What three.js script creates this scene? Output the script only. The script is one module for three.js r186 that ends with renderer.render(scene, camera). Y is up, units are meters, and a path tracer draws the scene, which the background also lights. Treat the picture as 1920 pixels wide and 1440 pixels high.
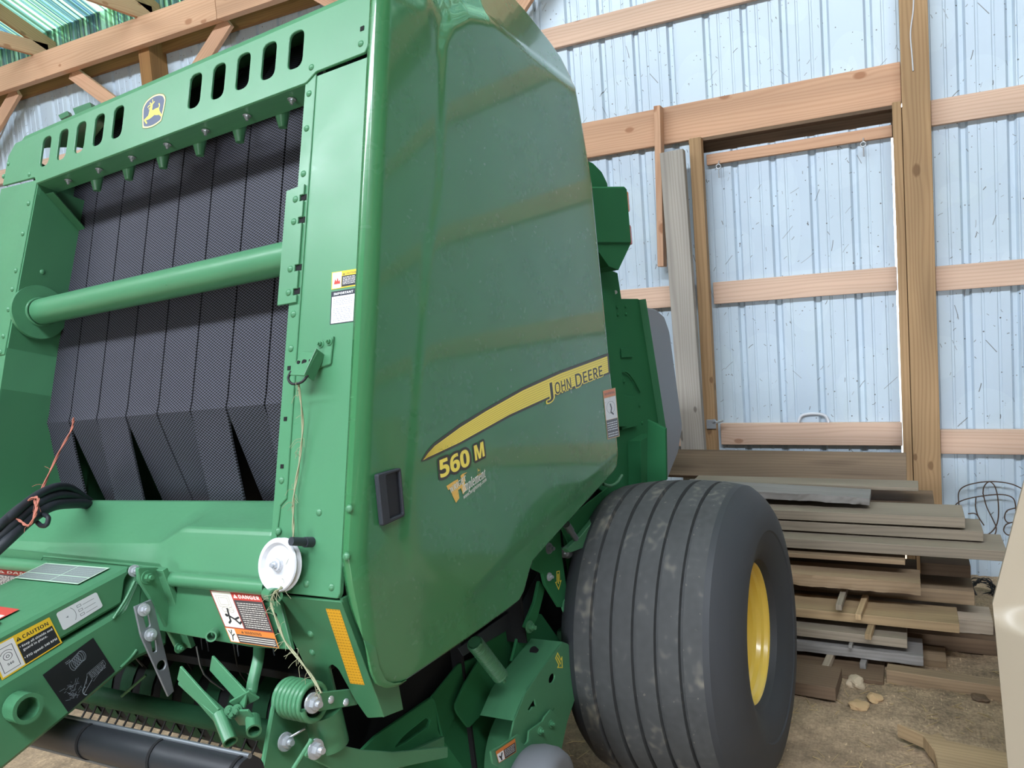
import * as THREE from 'three';
import { mergeGeometries, mergeVertices, toCreasedNormals } from 'three/addons/utils/BufferGeometryUtils.js';
import { RoundedBoxGeometry } from 'three/addons/geometries/RoundedBoxGeometry.js';
import { RectAreaLightUniformsLib } from 'three/addons/lights/RectAreaLightUniformsLib.js';
import { ImprovedNoise } from 'three/addons/math/ImprovedNoise.js';

// ---------- camera, sky, light, exposure ----------
const scene = new THREE.Scene();
const camera = new THREE.PerspectiveCamera(52.59, 4 / 3, 0.05, 200);
camera.position.set(0, 1.66, 5.0885);
{
  const m = new THREE.Matrix4().makeBasis(new THREE.Vector3(0.8907, -0.0738, -0.4485), new THREE.Vector3(0.0286, 0.9939, -0.1067), new THREE.Vector3(0.4536, 0.0822, 0.8874));
  camera.quaternion.setFromRotationMatrix(m);
}
scene.background = new THREE.Color().setRGB(0.93, 1.0, 1.09);      // bright overcast sky
scene.backgroundIntensity = 9;
scene.environmentIntensity = 9;
// daylight falling in through the clear strip high in the far roof slope and through the open doorway behind the camera
RectAreaLightUniformsLib.init();
for (const [w, h, L, p, t] of [[14.4, 0.92, 33, [-3.1, 7.24, 8.02], [-3.1, 6.29, 7.7]], [1.6, 1.9, 16, [-0.8, 1.0, 10.95], [-0.8, 1.0, 9]]]) {
  const l = new THREE.RectAreaLight(new THREE.Color().setRGB(0.93, 1.0, 1.09), L, w, h); l.name = 'daylight'; l.position.set(...p); l.lookAt(...t); scene.add(l);
}
const renderer = new THREE.WebGLRenderer({ antialias: true });
renderer.toneMapping = THREE.LinearToneMapping;
renderer.toneMappingExposure = 0.95;
renderer.shadowMap.enabled = true;

// ---------- helpers ----------
const V = (x, y, z) => new THREE.Vector3(x, y, z);
let seed = 7;
const rnd = () => { seed = (seed * 1664525 + 1013904223) >>> 0; return seed / 4294967296; };
const rr = (a, b) => a + (b - a) * rnd();
const noise = new ImprovedNoise();
const taken = new Map();
function numbered(name) { const n = taken.get(name) || 0; taken.set(name, n + 1); return n ? name + '_' + String(n).padStart(3, '0') : name; }
function mesh(name, geo, mat, parent = scene) {
  const m = new THREE.Mesh(geo, mat); m.name = parent === scene ? numbered(name) : name; m.castShadow = m.receiveShadow = true; parent.add(m); return m;
}
function tag(o, label, category, group) { o.userData.label = label; o.userData.category = category; if (group) o.userData.group = group; return o; }
function group(name, kind) { const g = new THREE.Group(); g.name = numbered(name); if (kind) g.userData.kind = kind; scene.add(g); return g; }
// uv in metres, u along the given axis
function boxUV(geo, long = 0, ou = rnd() * 3, ov = rnd()) {
  const p = geo.attributes.position, n = geo.attributes.normal, uv = new Float32Array(p.count * 2), o = [0, 1, 2].filter((k) => k !== long);
  for (let i = 0; i < p.count; i++) {
    const P = [p.getX(i), p.getY(i), p.getZ(i)], N = [Math.abs(n.getX(i)), Math.abs(n.getY(i)), Math.abs(n.getZ(i))];
    let u = P[long], v;
    if (N[long] > 0.8) { u = P[o[0]] * 0.15; v = P[o[1]]; } else v = N[o[0]] > N[o[1]] ? P[o[1]] : P[o[0]] + 0.4;
    uv[2 * i] = u + ou; uv[2 * i + 1] = v + ov;
  }
  geo.setAttribute('uv', new THREE.BufferAttribute(uv, 2)); return geo;
}
function lumber(l, h, d, r = 0.004) { const g = new RoundedBoxGeometry(l, h, d, 1, Math.min(r, h * 0.3, d * 0.3)); return g; }
function shape(pts, r = 0) {
  const s = new THREE.Shape(), n = pts.length;
  for (let i = 0; i < n; i++) {
    const p = pts[i], a = pts[(i + n - 1) % n], b = pts[(i + 1) % n];
    const la = Math.hypot(a[0] - p[0], a[1] - p[1]), lb = Math.hypot(b[0] - p[0], b[1] - p[1]), k = Math.min(r, la * 0.45, lb * 0.45);
    const A = [p[0] + (a[0] - p[0]) * k / la, p[1] + (a[1] - p[1]) * k / la], B = [p[0] + (b[0] - p[0]) * k / lb, p[1] + (b[1] - p[1]) * k / lb];
    if (i === 0) s.moveTo(...A); else s.lineTo(...A);
    if (r > 0) s.quadraticCurveTo(p[0], p[1], ...B);
  }
  s.closePath(); return s;
}
function ringPts(x, y, r, n = 16, ry = r) { return Array.from({ length: n }, (_, i) => [x + r * Math.cos(i / n * 6.28318), y + ry * Math.sin(i / n * 6.28318)]); }
function extr(pts, t, M, { r = 0, bev = 0.0015, holes = [] } = {}) {
  const s = shape(pts, r);
  for (const h of holes) s.holes.push(shape(h.pts || h, h.r || 0));
  bev = Math.min(bev, t * 0.4);
  const g = new THREE.ExtrudeGeometry(s, { depth: t - 2 * bev, bevelEnabled: bev > 0, bevelThickness: bev, bevelSize: bev, bevelOffset: -bev, bevelSegments: 1, curveSegments: 5 });
  g.translate(0, 0, bev); g.applyMatrix4(M); return g;
}
// local frames of the baler: x across (to the photograph's right), y up, z towards the drawbar; y = 0 is the ground under the wheel
const UP = 0.517, FN = 1.6392, FC = 0.9636, FS = 0.2674;
const basis = (a, b, c, o) => new THREE.Matrix4().makeBasis(V(...a), V(...b), V(...c)).setPosition(...o);
const fP = (a, b, o = 0) => V(a, b * FC + (FN + o) * FS + UP, -b * FS + (FN + o) * FC);          // point in front of / behind the leaning front frame
const FM = (o, t) => basis([1, 0, 0], [0, FC, -FS], [0, FS, FC], fP(0, 0, o - t).toArray());
const SM = (e1) => basis([0, 0, 1], [0, 1, 0], [-1, 0, 0], [e1, UP, 0]);                       // points given as [z, y]
const KM = (z, t) => basis([1, 0, 0], [0, 1, 0], [0, 0, 1], [0, UP, z - t]);                   // points given as [x, y]
const BM = (y) => basis([1, 0, 0], [0, 0, 1], [0, -1, 0], [0, y + UP, 0]);                     // points given as [x, z]
function cylinder(a, b, r, seg = 16, r2 = r, open = false) {
  const d = b.clone().sub(a), g = new THREE.CylinderGeometry(r2, r, d.length(), seg, 1, open);
  g.applyQuaternion(new THREE.Quaternion().setFromUnitVectors(V(0, 1, 0), d.clone().normalize())); g.translate((a.x + b.x) / 2, (a.y + b.y) / 2, (a.z + b.z) / 2); return g;
}
function pipe(a, b, r, w) {                                         // hollow tube with wall w
  const L = a.distanceTo(b), pr = [[r - w, 0], [r, 0], [r, L], [r - w, L], [r - w, 0]].map((p) => new THREE.Vector2(...p));
  const g = toCreasedNormals(new THREE.LatheGeometry(pr, 22), 0.6);
  g.applyQuaternion(new THREE.Quaternion().setFromUnitVectors(V(0, 1, 0), b.clone().sub(a).normalize())); g.translate(a.x, a.y, a.z); return g;
}
function tube(pts, r, seg = 40, rad = 8, closed = false) { return new THREE.TubeGeometry(new THREE.CatmullRomCurve3(pts, closed, 'centripetal'), seg, r, rad, closed); }
function bar(a, b, w, t, up = V(0, 1, 0), r = 0.002) {              // flat bar from a to b, w along up, t across
  const d = b.clone().sub(a), L = d.length(), x = d.normalize(), z = x.clone().cross(up).normalize(), y = z.clone().cross(x);
  const g = new RoundedBoxGeometry(L, w, t, 1, Math.min(r, t * 0.3, w * 0.3));
  g.applyMatrix4(new THREE.Matrix4().makeBasis(x, y, z).setPosition((a.x + b.x) / 2, (a.y + b.y) / 2, (a.z + b.z) / 2)); return g;
}
function bolt(P, dir, r = 0.012, washer = true) {                   // hex head with washer and chamfer
  const gs = [], D = dir.clone().normalize();
  const h = new THREE.CylinderGeometry(r * 0.92, r, r * 1.0, 6); h.translate(0, r * 0.7, 0); gs.push(h.toNonIndexed());
  const s = new THREE.CylinderGeometry(r * 0.5, r * 0.55, r * 0.9, 10); s.translate(0, r * 1.5, 0); gs.push(s.toNonIndexed());
  if (washer) { const w = new THREE.CylinderGeometry(r * 1.5, r * 1.55, r * 0.3, 18); w.translate(0, r * 0.15, 0); gs.push(w.toNonIndexed()); }
  const g = mergeGeometries(gs); g.applyQuaternion(new THREE.Quaternion().setFromUnitVectors(V(0, 1, 0), D)); g.translate(P.x, P.y, P.z); return toCreasedNormals(g, 0.5);
}
const domeGeo = (() => { const g = new THREE.LatheGeometry([[0.0001, 0.0048], [0.004, 0.0042], [0.007, 0.0024], [0.0085, 0], [0.0085, -0.001]].map((p) => new THREE.Vector2(...p)), 14); g.computeVertexNormals(); return g; })();
function merge(gs) { return mergeGeometries(gs.map((g) => { g = g.index ? g.toNonIndexed() : g; for (const k of Object.keys(g.attributes)) if (!['position', 'normal', 'uv'].includes(k)) g.deleteAttribute(k); return g; })); }
function gridGeo(nu, nv, f, uvf) {
  const pos = [], uv = [], idx = [];
  for (let j = 0; j <= nv; j++) for (let i = 0; i <= nu; i++) { const p = f(i / nu, j / nv); pos.push(p.x, p.y, p.z); uv.push(...(uvf ? uvf(i / nu, j / nv, p) : [i / nu, j / nv])); }
  for (let j = 0; j < nv; j++) for (let i = 0; i < nu; i++) { const a = j * (nu + 1) + i; idx.push(a, a + 1, a + nu + 2, a, a + nu + 2, a + nu + 1); }
  const g = new THREE.BufferGeometry(); g.setAttribute('position', new THREE.Float32BufferAttribute(pos, 3)); g.setAttribute('uv', new THREE.Float32BufferAttribute(uv, 2)); g.setIndex(idx); g.computeVertexNormals(); return g;
}

// ---------- textures ----------
function canvasTex(w, h, draw, { srgb = true, repeat = null } = {}) {
  const c = document.createElement('canvas'); c.width = w; c.height = h; const x = c.getContext('2d'); draw(x, w, h);
  const t = new THREE.CanvasTexture(c); if (srgb) t.colorSpace = THREE.SRGBColorSpace; t.anisotropy = 8;
  if (repeat) { t.wrapS = t.wrapT = THREE.RepeatWrapping; t.repeat.set(1 / repeat[0], 1 / repeat[1]); }
  return t;
}
function dataTex(w, h, f, { srgb = true, repeat } = {}) {
  const d = new Uint8Array(w * h * 4);
  for (let y = 0; y < h; y++) for (let x = 0; x < w; x++) { const c = f(x / w, y / h, x, y), i = (y * w + x) * 4; d[i] = Math.max(0, Math.min(255, c[0])); d[i + 1] = Math.max(0, Math.min(255, c[1])); d[i + 2] = Math.max(0, Math.min(255, c[2])); d[i + 3] = 255; }
  const t = new THREE.DataTexture(d, w, h); t.magFilter = THREE.LinearFilter; t.minFilter = THREE.LinearMipmapLinearFilter; t.generateMipmaps = true; if (srgb) t.colorSpace = THREE.SRGBColorSpace;
  t.wrapS = t.wrapT = THREE.RepeatWrapping; if (repeat) t.repeat.set(1 / repeat[0], 1 / repeat[1]); t.needsUpdate = true; return t;
}
const tn = (x, y, px, py, z = 0) => {                                // noise that repeats on the unit square
  const a = noise.noise(x * px, y * py, z), b = noise.noise((x - 1) * px, y * py, z), c = noise.noise(x * px, (y - 1) * py, z), d = noise.noise((x - 1) * px, (y - 1) * py, z);
  return (a * (1 - x) + b * x) * (1 - y) + (c * (1 - x) + d * x) * y;
};
// sawn timber: 3 m long (u), 0.5 m across (v)
function woodTex(base, dark, amount, blotch, knots, z, stain = 0) {
  const K = Array.from({ length: knots }, (_, i) => [rnd(), rnd(), rr(0.012, 0.03)]);
  return dataTex(1024, 512, (u, v) => {
    let warp = tn(u, v, 3, 6, z) * 0.09 + tn(u, v, 8, 10, z + 3) * 0.02, kn = 0;
    for (const [ku, kv, kr] of K) { const du = (u - ku) * 3, dv = (v - kv) * 0.5, q = Math.hypot(du * 0.55, dv) / kr; if (q < 6) warp += 0.05 * Math.exp(-q * 0.8); if (q < 1) kn = Math.max(kn, Math.min(1, (1 - q) * 2.5)); }
    const rings = Math.pow(0.5 + 0.5 * Math.sin((v + warp) * 150), 2), fine = tn(u, v, 14, 190, z + 5), b = tn(u, v, 5, 4, z + 9), s = stain ? Math.max(0, tn(u, v, 7, 9, z + 13) - 0.12) * stain : 0;
    const k = Math.min(1, Math.max(0, amount * (0.55 * rings + 0.7 * fine) + 0.1 + kn * 0.9 + s)), l = 1 + blotch * b + fine * 0.06;
    return base.map((c, i) => (c * (1 - k) + dark[i] * k) * l);
  }, { repeat: [3, 0.5] });
}
const TX = {
  fir: woodTex([224, 194, 172], [182, 142, 117], 0.42, 0.14, 7, 1),
  treated: woodTex([178, 146, 108], [132, 102, 72], 0.55, 0.16, 9, 21),
  grey: woodTex([170, 164, 155], [116, 110, 103], 0.42, 0.2, 4, 41),
  sawn: woodTex([184, 168, 147], [126, 112, 98], 0.4, 0.32, 3, 61, 1.1),
};
const wood = (map, color = 0xffffff, bump = 0.0012) => new THREE.MeshStandardMaterial({ map, color, roughness: 0.85, bumpMap: map, bumpScale: bump });
const M = {
  fir: wood(TX.fir), fir2: wood(TX.fir, 0xf2e2d2), treated: wood(TX.treated), treated2: wood(TX.treated, 0xd8c4a4), oldgrey: wood(TX.grey, 0xffffff, 0.003),
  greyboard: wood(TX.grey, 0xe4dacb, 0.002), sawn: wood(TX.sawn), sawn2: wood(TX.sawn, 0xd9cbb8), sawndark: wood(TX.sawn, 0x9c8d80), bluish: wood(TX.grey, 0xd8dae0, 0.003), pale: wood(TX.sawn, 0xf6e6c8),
};
const wearTex = dataTex(512, 512, (u, v) => { const a = 0.5 + 0.5 * tn(u, v, 6, 6, 2) + 0.25 * tn(u, v, 40, 40, 8); const k = 120 + 90 * a; return [k, k, k]; }, { srgb: false, repeat: [0.6, 0.6] });
const paintMap = dataTex(512, 512, (u, v) => { const d = Math.max(0, tn(u, v, 5, 5, 31) + 0.15) * 0.16 + (tn(u, v, 90, 90, 5) > 0.62 ? 0.25 : 0); return [255 - 20 * d, 255 - 30 * d, 255 - 10 * d].map((c, i) => c * (1 - d * 0.12)); }, { repeat: [0.9, 0.9] });
const paint = (r, g, b, o = {}) => new THREE.MeshPhysicalMaterial({ color: new THREE.Color().setRGB(r, g, b), map: paintMap, roughness: 0.55, roughnessMap: wearTex, clearcoat: 0.7, clearcoatRoughness: 0.18, ...o });
Object.assign(M, {
  green: paint(0.074, 0.243, 0.122, { clearcoat: 0.2, clearcoatRoughness: 0.35, specularIntensity: 0.7 }), panel: paint(0.044, 0.195, 0.075, { clearcoat: 0.75, clearcoatRoughness: 0.06, roughness: 0.4, specularIntensity: 0.7 }), greenRough: paint(0.05, 0.18, 0.085, { clearcoat: 0.15, clearcoatRoughness: 0.5 }),
  greenShaded: paint(0.012, 0.055, 0.024, { clearcoat: 0, roughness: 0.95, specularIntensity: 0.3 }), greenDull: paint(0.03, 0.17, 0.068, { clearcoat: 0, roughness: 0.95, roughnessMap: null, specularIntensity: 0.25 }), yellow: paint(0.85, 0.6, 0.09), zinc: new THREE.MeshStandardMaterial({ color: 0xc2c8ce, metalness: 0.5, roughness: 0.35, roughnessMap: wearTex }),  // tray and reel green is darkened: shade under the front painted into the colour
  steel: new THREE.MeshStandardMaterial({ color: 0x8a9096, metalness: 0.85, roughness: 0.5 }), black: new THREE.MeshStandardMaterial({ color: 0x15171a, roughness: 0.6 }),
  dark: new THREE.MeshStandardMaterial({ color: 0x0b0d10, roughness: 0.9 }), plastic2: new THREE.MeshStandardMaterial({ color: 0x1c2028, roughness: 0.5 }), plastic: new THREE.MeshStandardMaterial({ color: 0x30353d, roughness: 0.55 }), white: new THREE.MeshStandardMaterial({ color: 0xcfd2d8, roughness: 0.4 }),
  shell: new THREE.MeshStandardMaterial({ color: 0x858a92, roughness: 0.5 }), hose: new THREE.MeshStandardMaterial({ color: 0x2a2f36, roughness: 0.55 }),
  twine: new THREE.MeshStandardMaterial({ color: 0x9c9f80, roughness: 0.95 }), redtwine: new THREE.MeshStandardMaterial({ color: 0xb5705e, roughness: 0.95 }),
  orange: new THREE.MeshPhysicalMaterial({ color: 0xe07b3a, roughness: 0.25, clearcoat: 1 }), red: new THREE.MeshPhysicalMaterial({ color: 0xb83a30, roughness: 0.25, clearcoat: 1 }),
  beige: new THREE.MeshPhysicalMaterial({ color: 0xb3a793, roughness: 0.6, roughnessMap: wearTex, clearcoat: 0.25, clearcoatRoughness: 0.4 }), wire: new THREE.MeshStandardMaterial({ color: 0x5b4a40, roughness: 0.8, metalness: 0.4 }),
});
// ---------- the barn ----------
const wallMap = canvasTex(1024, 1024, (x, w, h) => {
  x.fillStyle = '#bfd0df'; x.fillRect(0, 0, w, h);
  for (let i = 0; i < 60; i++) { x.fillStyle = `rgba(${i % 2 ? '190,205,215' : '225,235,243'},0.12)`; x.beginPath(); x.ellipse(rr(0, w), rr(0, h), rr(20, 120), rr(30, 200), 0, 0, 7); x.fill(); }
  for (let i = 0; i < 520; i++) {                                   // fly specks, scuffs and cobweb threads
    const a = rr(0, w), b = rr(0, h), k = rnd(); x.strokeStyle = x.fillStyle = `rgba(48,44,40,${rr(0.35, 0.85)})`; x.lineWidth = rr(0.8, 2);
    x.beginPath();
    if (k < 0.6) { x.arc(a, b, rr(0.7, 2.3), 0, 7); x.fill(); } else { const l = k < 0.93 ? rr(5, 16) : rr(20, 60), t = rr(-2.4, -0.4); x.moveTo(a, b); x.quadraticCurveTo(a + l * 0.5 * Math.cos(t) + rr(-3, 3), b + l * 0.5 * Math.sin(t) + rr(-4, 4), a + l * Math.cos(t), b + l * Math.sin(t)); x.stroke(); }
  }
}, { repeat: [1.83, 1.83] });
M.sheet = new THREE.MeshPhysicalMaterial({ map: wallMap, roughness: 0.45, metalness: 0.1, clearcoat: 0.25, clearcoatRoughness: 0.35 });
M.roof = new THREE.MeshStandardMaterial({ color: 0x62625e, roughness: 0.55, metalness: 0.2 });
const skyStreaks = canvasTex(1024, 256, (x, w, h) => { x.fillStyle = '#cfe6d6'; x.fillRect(0, 0, w, h); for (let i = 0; i < 150; i++) { x.fillStyle = ['rgba(120,160,120,0.35)', 'rgba(88,118,150,0.5)', 'rgba(130,150,120,0.3)', 'rgba(70,95,90,0.4)'][i % 4]; x.fillRect(rr(0, w), 0, rr(2, 22), h); } }, { repeat: [1.1, 3] });
M.clear = new THREE.MeshPhysicalMaterial({ map: skyStreaks, roughness: 0.35, transmission: 0.8, thickness: 0, ior: 1.4 });       // eave strip; sky and trees shining through are painted on as streaks
M.skylight = new THREE.MeshPhysicalMaterial({ color: new THREE.Color().setRGB(0.93, 0.95, 0.95), roughness: 0.3, transmission: 0.95, thickness: 0, ior: 1.4 });
// corrugated sheet: a rib every 229 mm with two low stiffeners between, seen from the inside (the ribs stand outwards)
function sheetGeo(x0, x1, y0, y1, ribAt, depth = -0.017, th = 0.0015) {
  const P = 0.2286, pts = []; let k = Math.ceil((x0 - ribAt - 0.03) / P);
  pts.push([x0, 0]);
  for (; ribAt + k * P < x1 + 0.03; k++) {
    const c = ribAt + k * P;
    for (const [dx, z] of [[-0.024, 0], [-0.011, depth], [0.011, depth], [0.024, 0], [0.066, 0], [0.07, -0.003], [0.079, -0.003], [0.083, 0], [0.143, 0], [0.147, -0.003], [0.156, -0.003], [0.16, 0]]) if (c + dx > x0 + 0.001 && c + dx < x1 - 0.001) pts.push([c + dx, z]);
  }
  pts.push([x1, 0]);
  const s = new THREE.Shape(); pts.forEach((p, i) => (i ? s.lineTo(p[0], -p[1]) : s.moveTo(p[0], -p[1])));
  [...pts].reverse().forEach((p) => s.lineTo(p[0], -p[1] + th)); s.closePath();
  const g = new THREE.ExtrudeGeometry(s, { depth: y1 - y0, bevelEnabled: false });
  g.applyMatrix4(basis([1, 0, 0], [0, 0, -1], [0, 1, 0], [0, y0, 0]));
  const p = g.attributes.position, uv = g.attributes.uv; for (let i = 0; i < p.count; i++) uv.setXY(i, p.getX(i), p.getY(i));
  return g;
}
const RIB = -1.516;
const wall = group('wall_back', 'structure');
for (let i = 0; i < 16; i++) {
  const a = -10.4 + i * 0.9144, b = a + 0.9144, top = 4.62;
  if (b <= -1.25 || a >= 0.05) { mesh('metal_panel', sheetGeo(a, b + 0.002, -0.06, top, RIB), M.sheet, wall); continue; }
  if (a < -1.25) mesh('metal_panel', sheetGeo(a, -1.2, -0.06, top, RIB), M.sheet, wall);
  mesh('metal_panel', sheetGeo(Math.max(a, -1.2), Math.min(b, 0.04), 2.72, top, RIB), M.sheet, wall);
  if (b > 0.04) mesh('metal_panel', sheetGeo(0.04, b + 0.002, -0.06, top, RIB), M.sheet, wall);
}
function stud(name, x0, x1, y0, y1, z0, z1, mat, long, parent) {
  const g = boxUV(lumber(x1 - x0, y1 - y0, z1 - z0), long); g.translate((x0 + x1) / 2, (y0 + y1) / 2, (z0 + z1) / 2); return mesh(name, g, mat, parent);
}
function inclined(name, a, b, w, t, mat, parent, up = V(0, 1, 0)) {
  const d = b.clone().sub(a), L = d.length(), x = d.normalize(), z = x.clone().cross(up).normalize(), y = z.clone().cross(x);
  const g = boxUV(lumber(L, w, t), 0); g.applyMatrix4(new THREE.Matrix4().makeBasis(x, y, z).setPosition((a.x + b.x) / 2, (a.y + b.y) / 2, (a.z + b.z) / 2)); return mesh(name, g, mat, parent);
}
// girts: left of the doorway post and right of it
for (const [x0, x1] of [[-10.4, -8.95], [-8.79, -5.96], [-5.8, -2.98], [-2.82, -1.215]]) for (const y of [0.81, 1.735]) stud('girt', x0, x1, y - 0.07, y + 0.07, 0, 0.04, M.fir, 0, wall);
for (const [x0, x1] of [[-10.4, -8.95], [-8.79, -5.96], [-5.8, -2.98], [-2.82, 0.012]]) stud('girt', x0, x1, 3.469, 3.61, 0, 0.04, M.fir, 0, wall);
for (const [x0, x1] of [[-10.4, -8.95], [-8.79, -5.96], [-5.8, -2.98]]) stud('girt', x0, x1, 2.56, 2.7, 0, 0.04, M.fir2, 0, wall);
for (const y of [0.777, 1.713, 2.632, 3.55]) stud('girt', 0.158, 4.2, y - 0.07, y + 0.07, 0, 0.04, M.fir, 0, wall);
stud('skirt_board', -10.4, -1.22, -0.12, 0.06, 0, 0.04, M.sawndark, 0, wall); stud('skirt_board', 0.16, 4.2, -0.22, -0.03, 0, 0.04, M.sawndark, 0, wall);
stud('header_board', -2.82, 0.014, 2.71, 2.942, 0, 0.04, M.fir2, 0, wall);
stud('added_light_stop', -1.225, -1.165, -0.1, 2.7, -0.06, -0.002, M.sawndark, 1, wall); stud('added_light_stop', -0.034, 0.03, -0.1, 2.7, -0.07, 0.0, M.sawndark, 1, wall);  // strips added to block daylight leaking in round the door
stud('added_head_filler', -1.2, 0.0, 2.55, 2.715, -0.085, -0.06, M.sawndark, 0, wall);  // dark filler added to shut out the sky, stands in for the shaded recess
stud('head_jamb', -1.2, 0.0, 2.69, 2.712, -0.055, 0.04, M.sawndark, 0, wall);
for (const x of [0.085, -2.9, -5.88, -8.87]) stud('post', x - 0.07, x + 0.07, -0.4, 4.5, 0.002, x > 0 ? 0.145 : 0.185, x > 0 ? M.treated : M.treated2, 1, wall);
stud('jamb_board', -1.178, -1.103, -0.1, 2.706, 0.045, 0.11, M.treated, 1, wall); stud('jamb_board', -0.034, 0.012, 0.0, 2.706, 0.06, 0.135, M.treated, 1, wall);
mesh('paint_streak', tube([V(...[.089,3.251], 0.148), V(...[.084,3.168], 0.148), V(...[.068,3.053], 0.148), V(...[.072,2.931], 0.148), V(...[.075,2.851], 0.148)], 0.004, 30, 6), M.white, wall);
// eave beam on the posts, the board behind it and the knee braces
stud('eave_beam', -10.4, -4.9, 4.255, 4.487, 0.187, 0.262, M.fir2, 0, wall); stud('eave_beam', -4.896, 4.2, 4.255, 4.487, 0.187, 0.262, M.fir2, 0, wall);
stud('eave_girt', -10.4, 4.2, 4.245, 4.4, 0.001, 0.041, M.treated2, 0, wall);
for (const [a, b] of [[-4.88, -5.8], [-6.9, -5.95], [-7.75, -8.79], [-1.74, -2.82], [-3.95, -2.98]]) inclined('knee_brace', V(a, 4.27, 0.155), V(b, a === -1.74 ? 3.2 : 3.58, 0.155), 0.13, 0.04, M.fir2, wall);
mesh('cable', tube([V(-2.0, 4.2, 0.03), V(-2.12, 3.9, 0.05), V(-2.25, 3.79, 0.05), V(-2.4, 3.68, 0.05), V(-2.7, 3.62, 0.05)], 0.006), M.white, wall);
mesh('cable', tube([V(-8.5, 3.75, 0.06), V(-8.31, 3.9, 0.06), V(-8.2, 4.0, 0.06), V(-8.05, 4.15, 0.06), V(-7.95, 4.3, 0.06)], 0.008), M.white, wall);
// the plank door in its opening
const door = group('door_1', 'structure');
for (const [a, b] of [[-1.19, -0.58], [-0.58, -0.046]]) mesh('metal_panel', sheetGeo(a, b + 0.001, 0.02, 2.63, -0.705), M.sheet, door).position.z = -0.04;
for (const [y, m] of [[2.578, M.fir2], [1.733, M.fir], [0.815, M.fir]]) stud('door_rail', -1.1, -0.038, y - (y > 2 ? 0.033 : 0.07), y + (y > 2 ? 0.033 : 0.07), -0.04, -0.002, m, 0, door);
mesh('pull_handle', tube([V(-0.62, 0.885, -0.02), V(-0.6, 0.925, -0.028), V(-0.53, 0.94, -0.03), V(-0.46, 0.925, -0.028), V(-0.44, 0.885, -0.02)], 0.009), M.white, door);
for (const [x, y] of [[-0.19, 2.55], [-1.02, 2.55]]) {
  const t = new THREE.TorusGeometry(0.014, 0.004, 8, 18); t.translate(x, y - 0.03, 0.03); mesh('eye_hook', merge([t, cylinder(V(x, y - 0.045, 0.03), V(x, y - 0.1, 0.03), 0.004, 8), cylinder(V(x, y - 0.015, 0.03), V(x, y + 0.01, 0.0), 0.004, 8)]), M.zinc, door);
}
mesh('door_latch', merge([bar(V(-1.16, 0.9, 0.118), V(-1.1, 0.9, 0.118), 0.06, 0.012), cylinder(V(-1.13, 0.9, 0.12), V(-1.07, 0.915, 0.06), 0.009, 10), bolt(V(-1.11, 0.92, 0.124), V(0, 0, 1), 0.009)]), M.zinc, door);
// roof: trusses, purlins, clear strip along the eave, sheet metal above, and the far slope
const roof = group('ceiling', 'structure'), SL = 0.42, ry = (z) => 4.86 + SL * (z - 0.2);
function slope(name, x0, x1, z0, z1, rib, mat) {
  const L = Math.hypot(z1 - z0, ry(z1) - ry(z0)), g = sheetGeo(x0, x1, 0, L, rib), c = (z1 - z0) / L, s = (ry(z1) - ry(z0)) / L;
  g.applyMatrix4(basis([1, 0, 0], [0, s, c], [0, -c, s], [0, ry(z0), z0])); return mesh(name, g, mat, roof);
}
for (let i = 0; i < 16; i++) {
  const a = -10.4 + i * 0.9144, b = a + 0.9164;
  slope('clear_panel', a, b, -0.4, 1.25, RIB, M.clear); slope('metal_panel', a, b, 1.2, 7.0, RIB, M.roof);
}
for (const z of [0.55, 1.22, 1.9, 2.6, 3.3, 4.0, 4.7]) inclined('purlin', V(-10.4, ry(z) - 0.07, z), V(4.2, ry(z) - 0.07, z), 0.09, 0.04, M.treated, roof);
for (let x = -8.77; x < 4; x += 1.47) {
  stud('truss_chord', x - 0.019, x + 0.019, 4.487, 4.627, 0.1, 7, M.fir2, 2, roof);
  inclined('truss_chord', V(x, ry(-0.4) - 0.19, -0.4), V(x, ry(7) - 0.19, 7), 0.14, 0.038, M.treated, roof);
}
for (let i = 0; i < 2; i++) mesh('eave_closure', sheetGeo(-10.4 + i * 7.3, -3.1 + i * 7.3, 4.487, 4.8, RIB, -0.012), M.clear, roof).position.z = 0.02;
{
  const yB = (z) => ry(7) - 0.34 * (z - 7), back = (name, a, b, z0, z1, m) => { const L = Math.hypot(z1 - z0, yB(z1) - yB(z0)), g = sheetGeo(a, b, 0, L, RIB), c = (z1 - z0) / L, s = (yB(z1) - yB(z0)) / L; g.applyMatrix4(basis([1, 0, 0], [0, s, c], [0, -c, s], [0, yB(z0), z0])); mesh(name, g, m, roof); };
  for (let i = 0; i < 16; i++) { const a = -10.4 + i * 0.9144, b = a + 0.9164; back('metal_panel', a, b, 6.98, 7.6, M.roof); back('clear_panel', a, b, 7.58, 8.5, M.skylight); back('metal_panel', a, b, 8.48, 11.6, M.roof); }
}
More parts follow.
